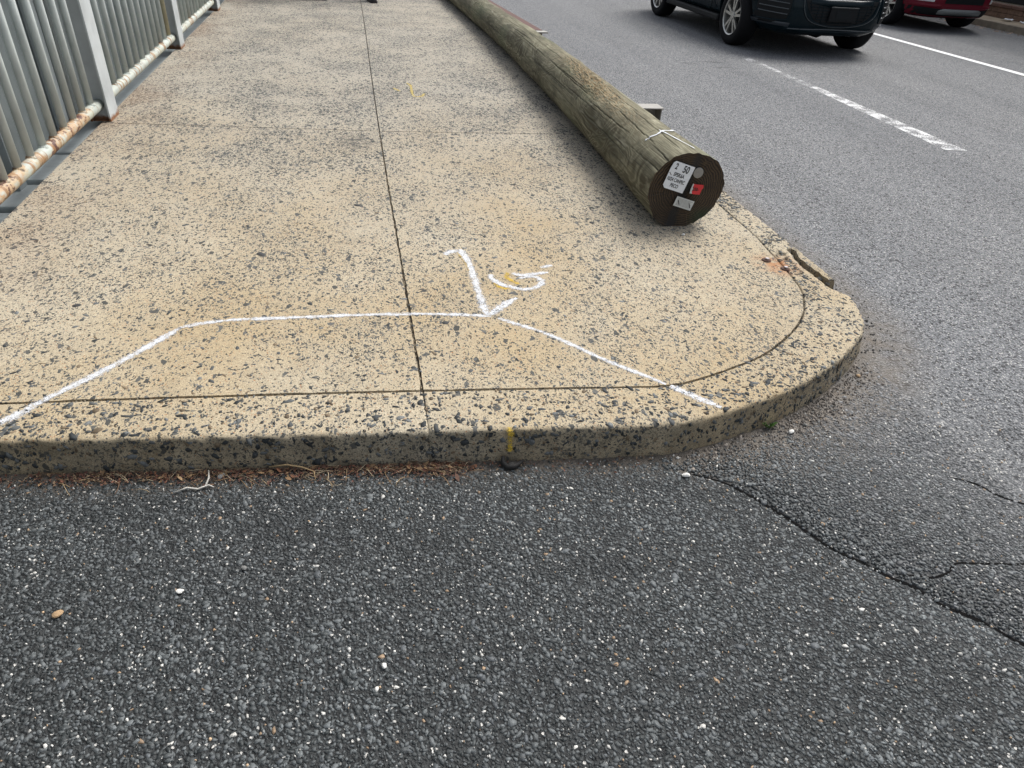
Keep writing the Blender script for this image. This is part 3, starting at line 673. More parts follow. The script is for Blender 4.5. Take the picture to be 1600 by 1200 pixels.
# ------------------------------------------------------------------ fence
fence = empty('fence', (-1.66, 7, ZT), label='grey steel bar fence with a rusty peeling bottom rail along the sidewalk', cat='fence')
XR = -1.665; PY = [2.62, 5.18, 7.74, 10.30, 12.86, 15.42, 17.98]
M_steelrust = plain('post_foot_rust', (.16, .07, .035), .9, 0, .4, 40, bump=.4)
for i, y in enumerate(PY):
    bm = bmesh.new()
    box(bm, (-1.606, y + .10, ZT + .615), (.012, .20, 1.23))          # flange facing the walk
    box(bm, (-1.664, y + .05, ZT + .615), (.102, .010, 1.23)); box(bm, (-1.721, y + .10, ZT + .615), (.012, .20, 1.23))
    ch(bm_mesh('post', bm, M_post, bev=.0015), fence)
    ch(boxo('base_plate', (-1.665, y + .10, ZT + .003), (.095, .17, .008), M_steelrust, bev=.001), fence)
    y1 = PY[i + 1] if i + 1 < len(PY) else y + 2.56
    for zz in (.222, 1.26):
        pts = [(XR, t_, zz) for t_ in np.linspace(y + .056, y1 + .044, 12)]
        ch(tube('rail', pts, .034, M_rail, n=14), fence)
    nb = 13
    for j in range(nb):
        yb = y + .30 + (2.56 - .32) * j / (nb - .55)
        if yb > y1 - .01: continue
        mt = M_rbar if (i == 1 and j == nb - 1) else M_bar
        ch(tube('bar', [(XR, yb, .222 + .026), (XR, yb, .75), (XR, yb, 1.235)],   .0205, mt, n=12), fence)
        bm = bmesh.new(); bmesh.ops.create_cone(bm, segments=12, radius1=.028, radius2=.021, depth=.012, cap_ends=True); bmesh.ops.translate(bm, vec=(XR, yb, .222 + .035), verts=bm.verts)
        ch(bm_mesh('weld', bm, M_rail), fence)

# ------------------------------------------------------------------ utility pole lying on the sidewalk
pole = empty('utility_pole', (1.655, 3.17, ZT), label='long weathered wooden utility pole lying along the kerb side of the sidewalk', cat='utility pole')
Y0 = 3.22; LEN = 15.0
def p_ax(t): return 1.655 + .0385 * t - .0045 * t * t if t < 10 else 1.59 - .0515 * (t - 10)
def p_r(t): return .199 - .0068 * t if t < 11 else .1242 - .006 * (t - 11)
na = 320; ts = np.concatenate([np.arange(0, 3.4, .0085), np.arange(3.4, 10, .022), np.arange(10, LEN + .01, .12)]); nl = len(ts)
TH = np.linspace(0, 2 * np.pi, na, endpoint=False)               # 0 = +x, pi/2 = up
def snoise(a, b, seed, octs=4):
    r_ = np.random.default_rng(seed); out = np.zeros(np.broadcast(a, b).shape)
    for o_ in range(octs):
        for _ in range(3):
            ka, kb, ph = r_.normal(0, 1) * 2 ** o_, round(r_.normal(0, 1.2) * 1.7 ** o_), r_.uniform(0, 6.28)
            out += np.sin(ka * a + kb * b + ph) / (1.7 ** o_) / 3
    return out
TT, AA = np.meshgrid(ts, TH, indexing='ij')
rad = np.vectorize(p_r)(TT) + .0068 * snoise(TT * 2.2, AA, 5, 4)
rad += .0048 * np.exp(-TT / .06) * snoise(AA * 0, AA * 5, 13, 5)
rad += .0035 * np.exp(-TT / .35) * (1 + np.sin(3 * AA + .6))
split = np.zeros_like(rad); torn = np.zeros_like(rad)
rr = random.Random(5)
cracks = [(2.62, .0, .55, .010), (2.22, .0, .30, .013), (2.12, .25, .75, .010), (1.75, .05, .9, .009), (2.45, .55, .9, .009), (2.9, .4, 1.1, .008), (1.35, .6, 1.3, .010), (1.6, 1.2, 1.6, .009), (2.3, 1.5, 1.2, .009), (2.75, 1.7, 1.5, .008), (1.05, 0.1, .8, .008)]
for _ in range(70): cracks.append((rr.uniform(.5, 3.5), rr.uniform(.3, 10), rr.uniform(.3, 1.4), rr.uniform(.004, .009)))
for a0, t0, L_, dp in cracks:
    s = (TT - t0) / L_; ins = (s > 0) & (s < 1)
    ac = a0 + .006 * np.sin(TT * 5 + a0 * 9) + .10 * (s - .5) * rr.uniform(-1, 1) + .007 * np.sin(TT * 23 + a0) + .005 * np.sin(TT * 61 + a0 * 5)
    dist = np.abs(AA - ac) * .19
    prof = np.exp(-(dist / .0019) ** 2) * ins * (np.sin(np.pi * np.clip(s, 0.08 if t0 < .01 else 0, 1)) ** .5 if t0 > .01 else np.clip(1.2 - s * 1.2, 0, 1))
    rad -= dp * prof; split = np.maximum(split, prof)
# torn, splintered top where a sling bit in
tc = np.exp(-(((TT - 1.75) / .75) ** 2 + ((AA - 1.78 + .25 * (TT - 1.7)) / .42) ** 2))
tear = tc * (.5 + .5 * snoise(TT * 9, AA * 1.0, 9, 5)); torn = np.clip(tc * 1.3, 0, 1)
fib = rng.normal(0, 1, (nl // 4 + 2, na)); fib = np.repeat(fib, 4, 0)[:nl]
rad += tc * (.010 * snoise(TT * 6, AA * 3, 21, 4) + .0042 * fib) - .004 * tc
kn = [(1.30, 2.55, .030), (.35, 3.0, .035), (3.2, 2.3, .03), (4.6, 2.0, .03), (5.6, 2.6, .03), (2.5, 1.2, .03), (.85, 3.45, .02)]
for t0, a0, s0 in kn:
    e = np.exp(-(((TT - t0) / (s0 * 1.6)) ** 2 + ((AA - a0) * .19 / s0) ** 2)); rad += .006 * e; split = np.maximum(split, .55 * np.exp(-(((TT - t0) / (s0 * .5)) ** 2 + ((AA - a0) * .19 / (s0 * .4)) ** 2)))
ax = np.array([p_ax(t_) for t_ in ts])[:, None]; az = np.array([ZT + p_r(t_) + .002 for t_ in ts])[:, None]
X = ax + rad * np.cos(AA); Z = az + rad * np.sin(AA)
Z = np.maximum(Z, ZT + .0008)
Yv = Y0 + TT + .012 * np.cos(AA + 2.4) * np.exp(-TT / .2) + .007 * np.exp(-TT / .03) * snoise(AA * 0, AA * 3, 3, 5)
V = np.stack([X, Yv, Z], -1).reshape(-1, 3)
ix = np.arange(nl * na).reshape(nl, na); nxt = np.roll(ix, -1, 1)
Fq = np.stack([ix[:-1], nxt[:-1], nxt[1:], ix[1:]], -1).reshape(-1, 4)[:, ::-1]
cols = np.stack([split.ravel(), torn.ravel(), np.zeros(split.size)], 1)
me = npmesh('trunk', V, Fq.ravel(), np.full(len(Fq), 4), cols)
ul = me.uv_layers.new(name='UVMap'); vi = np.zeros(len(me.loops), np.int32); me.loops.foreach_get('vertex_index', vi)
uv = np.stack([TT.ravel()[vi], (AA.ravel() * .19)[vi]], 1)
wrap = (vi % na == 0); prevmax = np.zeros(len(vi), bool)
pf = vi.reshape(-1, 4) % na; seam = (pf.max(1) == na - 1) & (pf.min(1) == 0)
fixm = (np.repeat(seam, 4)) & wrap; uv[fixm, 1] = 2 * np.pi * .19
ul.data.foreach_set('uv', uv.astype(np.float32).ravel())
ch(link('trunk', me, M_wood, smooth=True), pole)
# cut end, slightly sunk inside the ragged rim
fc = np.array([p_ax(0), Y0, ZT + p_r(0)]); nr = 8; VV = []; FF = []
for k_ in range(nr):
    f_ = (k_ + 1) / nr
    for j in range(na):
        yy_ = Yv[0, j] if k_ == nr - 1 else Y0 + .012 * math.cos(TH[j] + 2.4) * f_ + .0012 * rng.normal()
        VV.append((X[0, j] * f_ + fc[0] * (1 - f_) - fc[0], yy_ - Y0, Z[0, j] * f_ + fc[2] * (1 - f_) - fc[2]))
VV.append((0, 0, 0))
for k_ in range(nr - 1):
    for j in range(na): FF.append((k_ * na + j, k_ * na + (j + 1) % na, (k_ + 1) * na + (j + 1) % na, (k_ + 1) * na + j))
for j in range(na): FF.append((nr * na, (j + 1) % na, j))
ef = pyd('cut_end', VV, FF, M_end, smooth=True); ef.location = fc; ch(ef, pole)
# top end cap
V = [(X[-1, j], Yv[-1, j], Z[-1, j]) for j in range(na)]; ch(pyd('top_end', V, [tuple(range(na))[::-1]], M_end), pole)
# sprayed chalk line over the butt
def on_pole(t_, a_, off=.004):
    i = int(np.argmin(np.abs(ts - t_))); j = int(round(a_ / (2 * np.pi) * na)) % na
    r_ = rad[i, j] + off; return (p_ax(t_) + r_ * math.cos(a_), Y0 + t_, ZT + p_r(t_) + .002 + r_ * math.sin(a_))
M_chalk = plain('white_chalk', (.62, .64, .66), .8, 0, .1, 200)
def smear(pts, r0):
    L_ = [on_pole(t_, a_) for t_, a_ in pts]
    V = []; Fq = []
    for i, p_ in enumerate(L_):
        v0 = Vector(L_[min(i + 1, len(L_) - 1)]) - Vector(L_[max(i - 1, 0)]); nrm = Vector((p_[0] - p_ax(pts[i][0]), 0, p_[2] - ZT - .2)).normalized()
        s_ = v0.cross(nrm).normalized() * r0 * random.uniform(.6, 1.15)
        V += [Vector(p_) + s_, Vector(p_) - s_]
        if i: Fq.append((2 * i - 2, 2 * i - 1, 2 * i + 1, 2 * i))
    return V, Fq
pts1 = [(.36 + .03 * math.sin(i * .7) * .3 + .10 * (i / 22) ** 2, 2.25 - 1.15 * i / 22) for i in range(23)]
pts2 = [(.42 - .36 * i / 14, 1.72 - .32 * i / 14) for i in range(15)]
V1, F1 = smear(pts1, .007); V2, F2 = smear(pts2, .004)
ch(pyd('chalk_mark', V1 + V2, F1 + [tuple(k_ + len(V1) for k_ in f_) for f_ in F2], M_chalk), pole)

# tags stapled to the cut end (positions on the face: x right, z up, metres from its centre)
M_paper = plain('white_plastic_tag', (.74, .77, .80), .45, 0, .06, 40); M_ink = plain('black_ink', (.012, .012, .013), .6)
M_red = plain('red_paper', (.60, .030, .035), .6, 0, .12, 30); M_alu = plain('dull_aluminium', (.30, .30, .29), .42, .7, .1, 60)
M_card = plain('grey_white_card', (.52, .54, .52), .6, 0, .08, 50)
def face_obj(name, poly, y, mat, parent, th=.0012):
    bm = bmesh.new(); a_ = [bm.verts.new((x, y, z)) for x, z in poly]; b_ = [bm.verts.new((x, y + th, z)) for x, z in poly]
    bm.faces.new(a_); bm.faces.new(b_[::-1])
    for i in range(len(poly)): bm.faces.new((a_[i], a_[(i + 1) % len(poly)], b_[(i + 1) % len(poly)], b_[i]))
    return bm_mesh(name, bm, mat, parent)
def text_on(parent, s, size, x, z, y, sx=.72, mat=None):
    cu = bpy.data.curves.new('lettering', 'FONT'); cu.body = s; cu.size = size; cu.align_x = 'LEFT'; cu.align_y = 'CENTER'; cu.offset = size * .022
    t_ = bpy.data.objects.new('tmp', cu); C.objects.link(t_); bpy.context.view_layer.update()
    me = bpy.data.meshes.new_from_object(t_.evaluated_get(bpy.context.evaluated_depsgraph_get())); bpy.data.objects.remove(t_)
    co_ = np.zeros(len(me.vertices) * 3, np.float32); me.vertices.foreach_get('co', co_); co_ = co_.reshape(-1, 3)
    me.vertices.foreach_set('co', np.stack([co_[:, 0] * sx + x, np.full(len(co_), y), co_[:, 1] + z], 1).astype(np.float32).ravel()); me.update()
    return link('lettering', me, mat or M_ink, parent)
def tag_root(name, x, z, rot):
    e = empty(name, (fc[0] + x, fc[1] - .016, fc[2] + z)); e.rotation_euler = (0, R(rot), 0)
    e.parent = pole; e.matrix_parent_inverse = Matrix.Translation(pole.location).inverted(); return e
w1, h1 = .126, .142; r1 = tag_root('name_tag', -.058, .076, 17)
pl = [(-w1 / 2 + .012, h1 / 2), (w1 / 2, h1 / 2), (w1 / 2, -h1 / 2), (-w1 / 2 + .014, -h1 / 2), (-w1 / 2, -h1 / 2 + .012), (-w1 / 2 - .002, h1 / 2 - .04), (-w1 / 2 + .002, h1 / 2 - .01)]
face_obj('sheet', pl, 0, M_paper, r1)
text_on(r1, '2', .042, -.044, .046, -.001); text_on(r1, '50', .050, .004, .044, -.001)
text_on(r1, 'SPSK6A', .027, -.034, .008, -.001); text_on(r1, '10/24 CANPEC', .026, -.060, -.020, -.001, .64); text_on(r1, 'PECO', .026, -.026, -.048, -.001)
face_obj('staple', [(-.062, .010), (-.060, .012), (-.044, .000), (-.046, -.002)], -.0016, M_ink, r1)
r2 = tag_root('disc', .046, .098, 0)
V, Fq = tube_data([(0, .002, 0), (0, -.002, 0), (0, -.0026, 0)], [.027, .027, .025], 24); pyd('plate', V, Fq, M_alu, r2)
V, Fq = tube_data([(0, -.002, 0), (0, -.0045, 0)], [.004, .003], 10); pyd('nail', V, Fq, M_alu, r2)
r3 = tag_root('red_tag', .058, .012, 8)
face_obj('sheet', [(-.030, .026), (-.012, .024), (.030, .026), (.034, .012), (.028, -.002), (.026, -.026), (-.006, -.028), (-.032, -.026), (-.034, -.006)], 0, M_red, r3)
face_obj('torn_edge', [(-.031, .027), (-.024, .022), (-.027, .008), (-.020, -.004), (-.025, -.014), (-.019, -.026), (-.033, -.0265), (-.035, -.006)], -.0006, M_card, r3)
text_on(r3, '2/50-', .024, -.026, -.002, -.0016)
r4 = tag_root('info_card', .002, -.064, 17)
face_obj('sheet', [(-.054, .026), (.054, .026), (.054, -.026), (-.054, -.026)], 0, M_card, r4)
M_fineink = plain('grey_ink', (.14, .14, .14), .7)
for i in range(7):
    x1 = .044 - .012 * ((i * 37) % 5) / 5
    face_obj('print_line', [(-.044, .019 - i * .0058), (x1, .019 - i * .0058), (x1, .0178 - i * .0058), (-.044, .0178 - i * .0058)], -.0006, M_fineink, r4, .0004)
for x in (-.032, .036): face_obj('staple', [(x - .010, .008), (x - .007, .010), (x + .010, -.012), (x + .007, -.014)], -.0014, M_ink, r4)

# ------------------------------------------------------------------ steel pieces chocking the pole on its road side
M_chan = paint_metal('chipped_white_steel', (.28, .265, .235), rustamt=.55); M_redbeam = plain('rust_red_steel', (.10, .048, .040), .85, .1, .3, 20, bump=.3)
cn = empty('steel_channel', (2.2, 5.2, ZT), label='short rust-spotted pale steel channel sticking out behind the pole', cat='steel channel')
for nm, c_, s_ in (('top_plate', (2.16, 5.24, .252), (.36, .14, .010)), ('back_plate', (2.16, 5.303, .186), (.358, .010, .122)), ('bottom_plate', (2.16, 5.24, .1265), (.356, .13, .011)), ('end_plate', (2.334, 5.25, .190), (.008, .11, .112))):
    ch(boxo(nm, c_, s_, M_chan, bev=.003), cn)
bm_ = empty('steel_beam', (2.05, 9, ZT), label='long rust-red steel beam with a pale end lying behind the far part of the pole', cat='steel beam')
Mb = Matrix.Translation((2.20, 8.62, 0)) @ Matrix.Rotation(R(3.5), 4, 'Z')
for nm, c_, s_, mt in (('flange', (0, 2.6, .250), (.11, 4.9, .012), M_redbeam), ('web', (0, 2.5, .187), (.012, 5.0, .114), M_redbeam), ('bottom_flange', (0, 2.5, .1260), (.11, 5.0, .011), M_redbeam), ('end_cap', (.012, .05, .251), (.13, .11, .015), M_chan)):
    ch(boxo(nm, c_, s_, mt, bev=.002, M=Mb), bm_)

# ------------------------------------------------------------------ litter in the gutter
def kerb_y(x): return float(np.interp(x, PATH[:, 0][PATH[:, 1] < 2.1], PATH[:, 1][PATH[:, 1] < 2.1]))
def leafbits(m, xs, spread, size, cols, name, par=None, aspect=2.2):
    V = []; Fq = []; Cc = []
    for i in range(m):
        x = random.choice(xs)(); y = kerb_y(x) - .008 - abs(random.gauss(0, spread)); z = .005 + random.random() * .007
        s = size * random.uniform(.4, 1.5); a_ = random.uniform(0, 6.28); c_ = random.choice(cols); f_ = random.uniform(.7, 1.3)
        ca, sa = math.cos(a_), math.sin(a_); wv = s / random.uniform(1.3, aspect)
        sh = [(-s, 0), (-s * .3, wv * .8), (s * .5, wv * .5), (s, 0), (s * .4, -wv * .7), (-s * .4, -wv * .6)]
        tx, ty = random.gauss(0, .35), random.gauss(0, .35); b = len(V)
        for u_, v_ in sh: V.append((x + u_ * ca - v_ * sa, y + u_ * sa + v_ * ca, max(.003, z + u_ * tx + v_ * ty + abs(v_) * .3))); Cc.append([k_ * f_ for k_ in c_])
        Fq += [(b, b + 1, b + 5), (b + 1, b + 2, b + 4, b + 5), (b + 2, b + 3, b + 4)]
    sizes = [len(f_) for f_ in Fq]; me = npmesh(name, np.array(V), np.concatenate([np.array(f_) for f_ in Fq]), np.array(sizes), np.array(Cc))
    return link(name, me, colattr('dry_leaf', .8, .25), par, kind='stuff')
browns = [(.15, .066, .042), (.085, .042, .030), (.13, .080, .050), (.045, .033, .027), (.19, .135, .085), (.085, .040, .030)]
cl = [lambda: random.gauss(-.86, .10), lambda: random.gauss(-.62, .16), lambda: random.gauss(-.40, .12), lambda: random.gauss(-.10, .13), lambda: random.gauss(.08, .10), lambda: random.gauss(.20, .05), lambda: random.uniform(-1.3, .9)]
tag(leafbits(3000, cl, .028, .0042, browns, 'leaf_litter'), 'crumbled brown leaf litter along the foot of the front kerb', 'leaf litter')
tag(leafbits(110, cl[:6], .026, .010, [(.16, .075, .042), (.24, .15, .08), (.09, .05, .035), (.30, .20, .11)], 'leaf_fragments'), 'larger dry leaf pieces lying in the gutter litter', 'leaf litter')
# straws and roots
V = []; Fq = []; Cc = []
for i in range(150):
    x = random.choice(cl[:6])(); y = kerb_y(x) - .010 - abs(random.gauss(0, .030)); a_ = random.gauss(0, .7); L_ = random.uniform(.02, .075); b0 = random.uniform(-1.5, 1.5)
    pts = []; 
    for k_ in range(5):
        s = k_ / 4; aa = a_ + b0 * (s - .5); pts.append((x, y, .007 + .008 * math.sin(s * 3.1) * random.random())); x += math.cos(aa) * L_ / 4; y += math.sin(aa) * L_ / 4
    pts = [(px_, min(py_, kerb_y(px_) - .006), pz_) for px_, py_, pz_ in pts]
    v_, f_ = tube_data(pts, random.uniform(.0006, .0014), 4); b = len(V); V += v_; Fq += [tuple(b + q_ for q_ in g_) for g_ in f_]
    cc = random.choice([(.36, .27, .16), (.26, .17, .09), (.45, .37, .25), (.15, .09, .055)]); Cc += [cc] * len(v_)
me = npmesh('straw_litter', np.array([tuple(v_) for v_ in V]), np.concatenate([np.array(f_) for f_ in Fq]), np.array([len(f_) for f_ in Fq]), np.array(Cc))
link('straw_litter', me, colattr('dry_straw', .8, .2), label='thin dry straws tangled in the gutter litter', cat='straw', kind='stuff')
M_twig = plain('pale_twig', (.50, .48, .43), .8, 0, .2, 80); M_ltw = plain('tan_twig', (.38, .27, .14), .8, 0, .2, 80); M_blk = plain('black_rubber', (.012, .011, .010), .75, 0, .3, 60, bump=.4)
tw = empty('twig', (-.525, 1.63, 0), label='pale forked twig on the asphalt below the front kerb', cat='twig')
ch(tube('stem', [(-.60, 1.618, .006), (-.565, 1.63, .010), (-.535, 1.622, .008), (-.505, 1.632, .011), (-.49, 1.625, .007)], [.002, .003, .003, .0028, .0015], M_twig, n=6), tw)
ch(tube('fork', [(-.515, 1.628, .009), (-.508, 1.66, .014), (-.512, 1.69, .018)], [.003, .0028, .0018], M_twig, n=6), tw)
tw2 = empty('twig', (-.25, 1.66, 0), label='curved tan twig leaning on the foot of the front kerb', cat='twig')
ch(tube('stem', [(-.335, 1.682, .018), (-.28, 1.676, .026), (-.235, 1.665, .020), (-.20, 1.650, .012), (-.195, 1.62, .006)], [.0018, .0026, .0024, .002, .0014], M_ltw, n=6), tw2)
cb = empty('rubber_scrap', (.42, 1.60, 0), label='black curled scrap under the yellow tick on the kerb', cat='scrap')
ch(tube('curl', [(.395, 1.622, .030), (.392, 1.610, .012), (.405, 1.592, .008), (.425, 1.588, .012), (.445, 1.602, .010), (.462, 1.610, .016)], [.006, .009, .011, .010, .008, .004], M_blk, n=7), cb)
rock('lump', (.418, 1.598, .010), (.022, .014, .012), M_blk, 77, None); ch(bpy.data.objects['lump'], cb)
def stonemat(n_, c_): return plain(n_, c_, .8, 0, .2, 90, bump=.3)
M_tanst, M_whst, M_grst = stonemat('tan_pebble', (.33, .22, .12)), stonemat('white_pebble', (.62, .61, .57)), stonemat('grey_pebble', (.17, .17, .16))
def pebble(x, y, s, mat, label, z=.0, flat=.55):
    rock('pebble', (x, y, z + s * flat * .72), (s, s * .75, s * flat), mat, int(abs(x * 1000 + y * 77)), None, 2, random.uniform(0, 3), label=label, cat='pebble')
pebble(-.795, 1.222, .014, M_tanst, 'flat tan stone alone on the dark asphalt at the left', .003, .4)
pebble(-.475, 1.668, .014, M_grst, 'rounded grey pebble in the litter at the kerb foot', .004)
pebble(.975, 1.475, .014, M_whst, 'white pebble beside the start of the asphalt crack', .003)
pebble(1.455, 1.640, .014, M_whst, 'white angular pebble by the green weed at the curved kerb', .001)
pebble(1.53, 1.672, .010, M_grst, 'small grey pebble between the weed and the twig at the kerb', .001)
pebble(1.935, 1.94, .011, M_tanst, 'cream pebble at the foot of the rounded kerb corner', .001)
pebble(1.64, 3.105, .012, M_whst, 'small white pebble under the cut end of the pole', ZT)
pebble(-.52, 1.248, .011, M_whst, 'white chip with a flat top in the middle left of the asphalt', .003, .4)
pebble(-.02, .955, .009, M_whst, 'bright white pebble low in the middle of the asphalt', .003, .5)
pebble(-.37, 1.30, .009, M_grst, 'light grey pebble near the white chip on the asphalt', .003, .5)
# rubble along the curved kerb foot
m = 900; xx = np.concatenate([rng.uniform(1.0, 2.02, 600), rng.normal(1.62, .10, 300)]); xx = np.clip(xx, 1, 2.04); yy_ = np.array([kerb_y(x) for x in xx]) - .01 - np.abs(rng.normal(0, .07, m))
cg = np.array([[.15, .13, .11]]) * rng.uniform(.35, 1.6, (m, 1)); V, lo, sz_, c3 = prisms(np.stack([xx, yy_, np.full(m, .002)], 1), np.clip(rng.lognormal(math.log(.003), .45, m), .001, .010), None, (1, 1.8), 6, (.002, .005), .002, .65, .3, .3, cg)
link('gutter_gravel', npmesh('gutter_gravel', V, lo, sz_, c3), M_stone, kind='stuff', label='grey gravel and grit swept against the curved kerb', cat='gravel')
m = 420; ys_ = rng.uniform(2.1, 4.5, m); xr_ = np.array([np.interp(y, PATH[60:, 1][PATH[60:, 0] > 2.0], PATH[60:, 0][PATH[60:, 0] > 2.0]) for y in ys_]) + .01 + np.abs(rng.normal(0, .10, m))
cg = np.array([[.07, .065, .06]]) * rng.uniform(.35, 1.6, (m, 1)); V, lo, sz_, c3 = prisms(np.stack([xr_, ys_, np.full(m, .001)], 1), np.clip(rng.lognormal(math.log(.0035), .5, m), .001, .013), None, (1, 1.8), 6, (.002, .006), .002, .65, .3, .3, cg)
link('road_edge_gravel', npmesh('road_edge_gravel', V, lo, sz_, c3), M_stone, kind='stuff', label='dark crumbs of asphalt along the road side of the kerb', cat='gravel')
# weed
wd_ = empty('weed', (1.385, 1.69, 0), label='tiny green weed growing at the foot of the curved kerb', cat='weed')
M_leaf = plain('weed_leaf', (.075, .16, .028), .6, 0, .3, 60)
for i in range(16):
    a_ = random.uniform(2.6, 6.6); L_ = random.uniform(.012, .030); h_ = random.uniform(.008, .028); ca, sa = math.cos(a_), math.sin(a_); wv = L_ * .28
    base = Vector((1.385 + random.gauss(0, .012), 1.678 + random.gauss(0, .004), .003)); tip = base + Vector((ca * L_, sa * L_ * .6, h_)); mid = base.lerp(tip, .55) + Vector((0, 0, .004)); sd2 = Vector((-sa, ca, 0)) * wv
    ch(pyd('leaf', [base, mid + sd2, tip, mid - sd2], [(0, 1, 2, 3)], M_leaf), wd_)

# ------------------------------------------------------------------ cars
def lathe(name, prof, mat, parent, n=40, axis='X', **k):
    V = []; Fq = []
    for j in range(n):
        th = 2 * math.pi * j / n
        for x, r_ in prof: V.append((x, r_ * math.cos(th), r_ * math.sin(th)))
    m_ = len(prof)
    for j in range(n):
        for i in range(m_ - 1): Fq.append((j * m_ + i, j * m_ + i + 1, ((j + 1) % n) * m_ + i + 1, ((j + 1) % n) * m_ + i))
    o = pyd(name, V, Fq, mat, parent, smooth=True, **k)
    bm = bmesh.new(); bm.from_mesh(o.data); bmesh.ops.recalc_face_normals(bm, faces=bm.faces); bm.to_mesh(o.data); bm.free()
    return o
M_tyre = plain('tyre_rubber', (.008, .008, .009), .8, 0, .25, 40, spec=.15, bump=.25); M_rim = plain('alloy_rim', (.50, .49, .46), .32, .85, .08, 20); M_dk = plain('black_plastic', (.008, .009, .010), .6, 0, .2, 30, spec=.2)
M_chrome = plain('chrome_trim', (.62, .63, .63), .12, 1.0, .05, 20); M_lamp = plain('lamp_lens', (.72, .74, .75), .12, .3, .1, 60); M_glass = plain('dark_car_glass', (.015, .018, .02), .05, 0, .05, 5)
def carpaint(name, col, rough=.16):
    g = NT(name); o = g.obj(); n = g.noise(o, 3, 3); g.b.inputs['Coat Weight'].default_value = .07; g.b.inputs['Coat Roughness'].default_value = .06
    return g.fin(g.mix(g.ramp(g.noise(o, 40, 4), .45, .75, 0, .12), col, (.05, .048, .045)), rough, None, 0.0, .12)
def wheel(root, x, y, rad_, side, spokes=10):
    wr = empty('wheel', (x, y, rad_)); wr.parent = root
    t_ = lathe('tyre', [(-.105, rad_ * .66), (-.118, rad_ * .78), (-.112, rad_ * .93), (-.09, rad_ * .985), (-.04, rad_), (.04, rad_), (.09, rad_ * .985), (.112, rad_ * .93), (.118, rad_ * .78), (.105, rad_ * .66)], M_tyre, wr, 56)
    rr_ = rad_ * .67
    V = []; Fq = []
    # rim: barrel, lip and spokes as one mesh
    bm = bmesh.new()
    prof = [(side * .10, rr_ * 1.0), (side * .112, rr_ * .985), (side * .104, rr_ * .93), (side * .02, rr_ * .88), (side * -.09, rr_ * .86)]
    n = 48
    rows = [[bm.verts.new((px_, r_ * math.cos(2 * math.pi * j / n), r_ * math.sin(2 * math.pi * j / n))) for px_, r_ in prof] for j in range(n)]
    for j in range(n):
        for i in range(len(prof) - 1): bm.faces.new((rows[j][i], rows[j][i + 1], rows[(j + 1) % n][i + 1], rows[(j + 1) % n][i]))
    for s in range(spokes):
        th = 2 * math.pi * (s // 2) / (spokes / 2) + (.20 if s % 2 else -.20); 
        Mx = Matrix.Rotation(th, 4, 'X')
        box(bm, (side * .082, 0, rr_ * .56), (.026, rr_ * .135, rr_ * .80), Mx)
    for k_ in range(1):
        r2 = bmesh.ops.create_cone(bm, segments=24, radius1=rr_ * .22, radius2=rr_ * .18, depth=.03, cap_ends=True)
        bmesh.ops.rotate(bm, cent=(0, 0, 0), matrix=Matrix.Rotation(R(90) * side, 3, 'Y'), verts=r2['verts']); bmesh.ops.translate(bm, vec=(side * .088, 0, 0), verts=r2['verts'])
    bm_mesh('rim', bm, M_rim, wr)
    lathe('brake_disc', [(side * .01, .001), (side * .02, rr_ * .6), (side * .0, rr_ * .86)], M_dk, wr, 28)
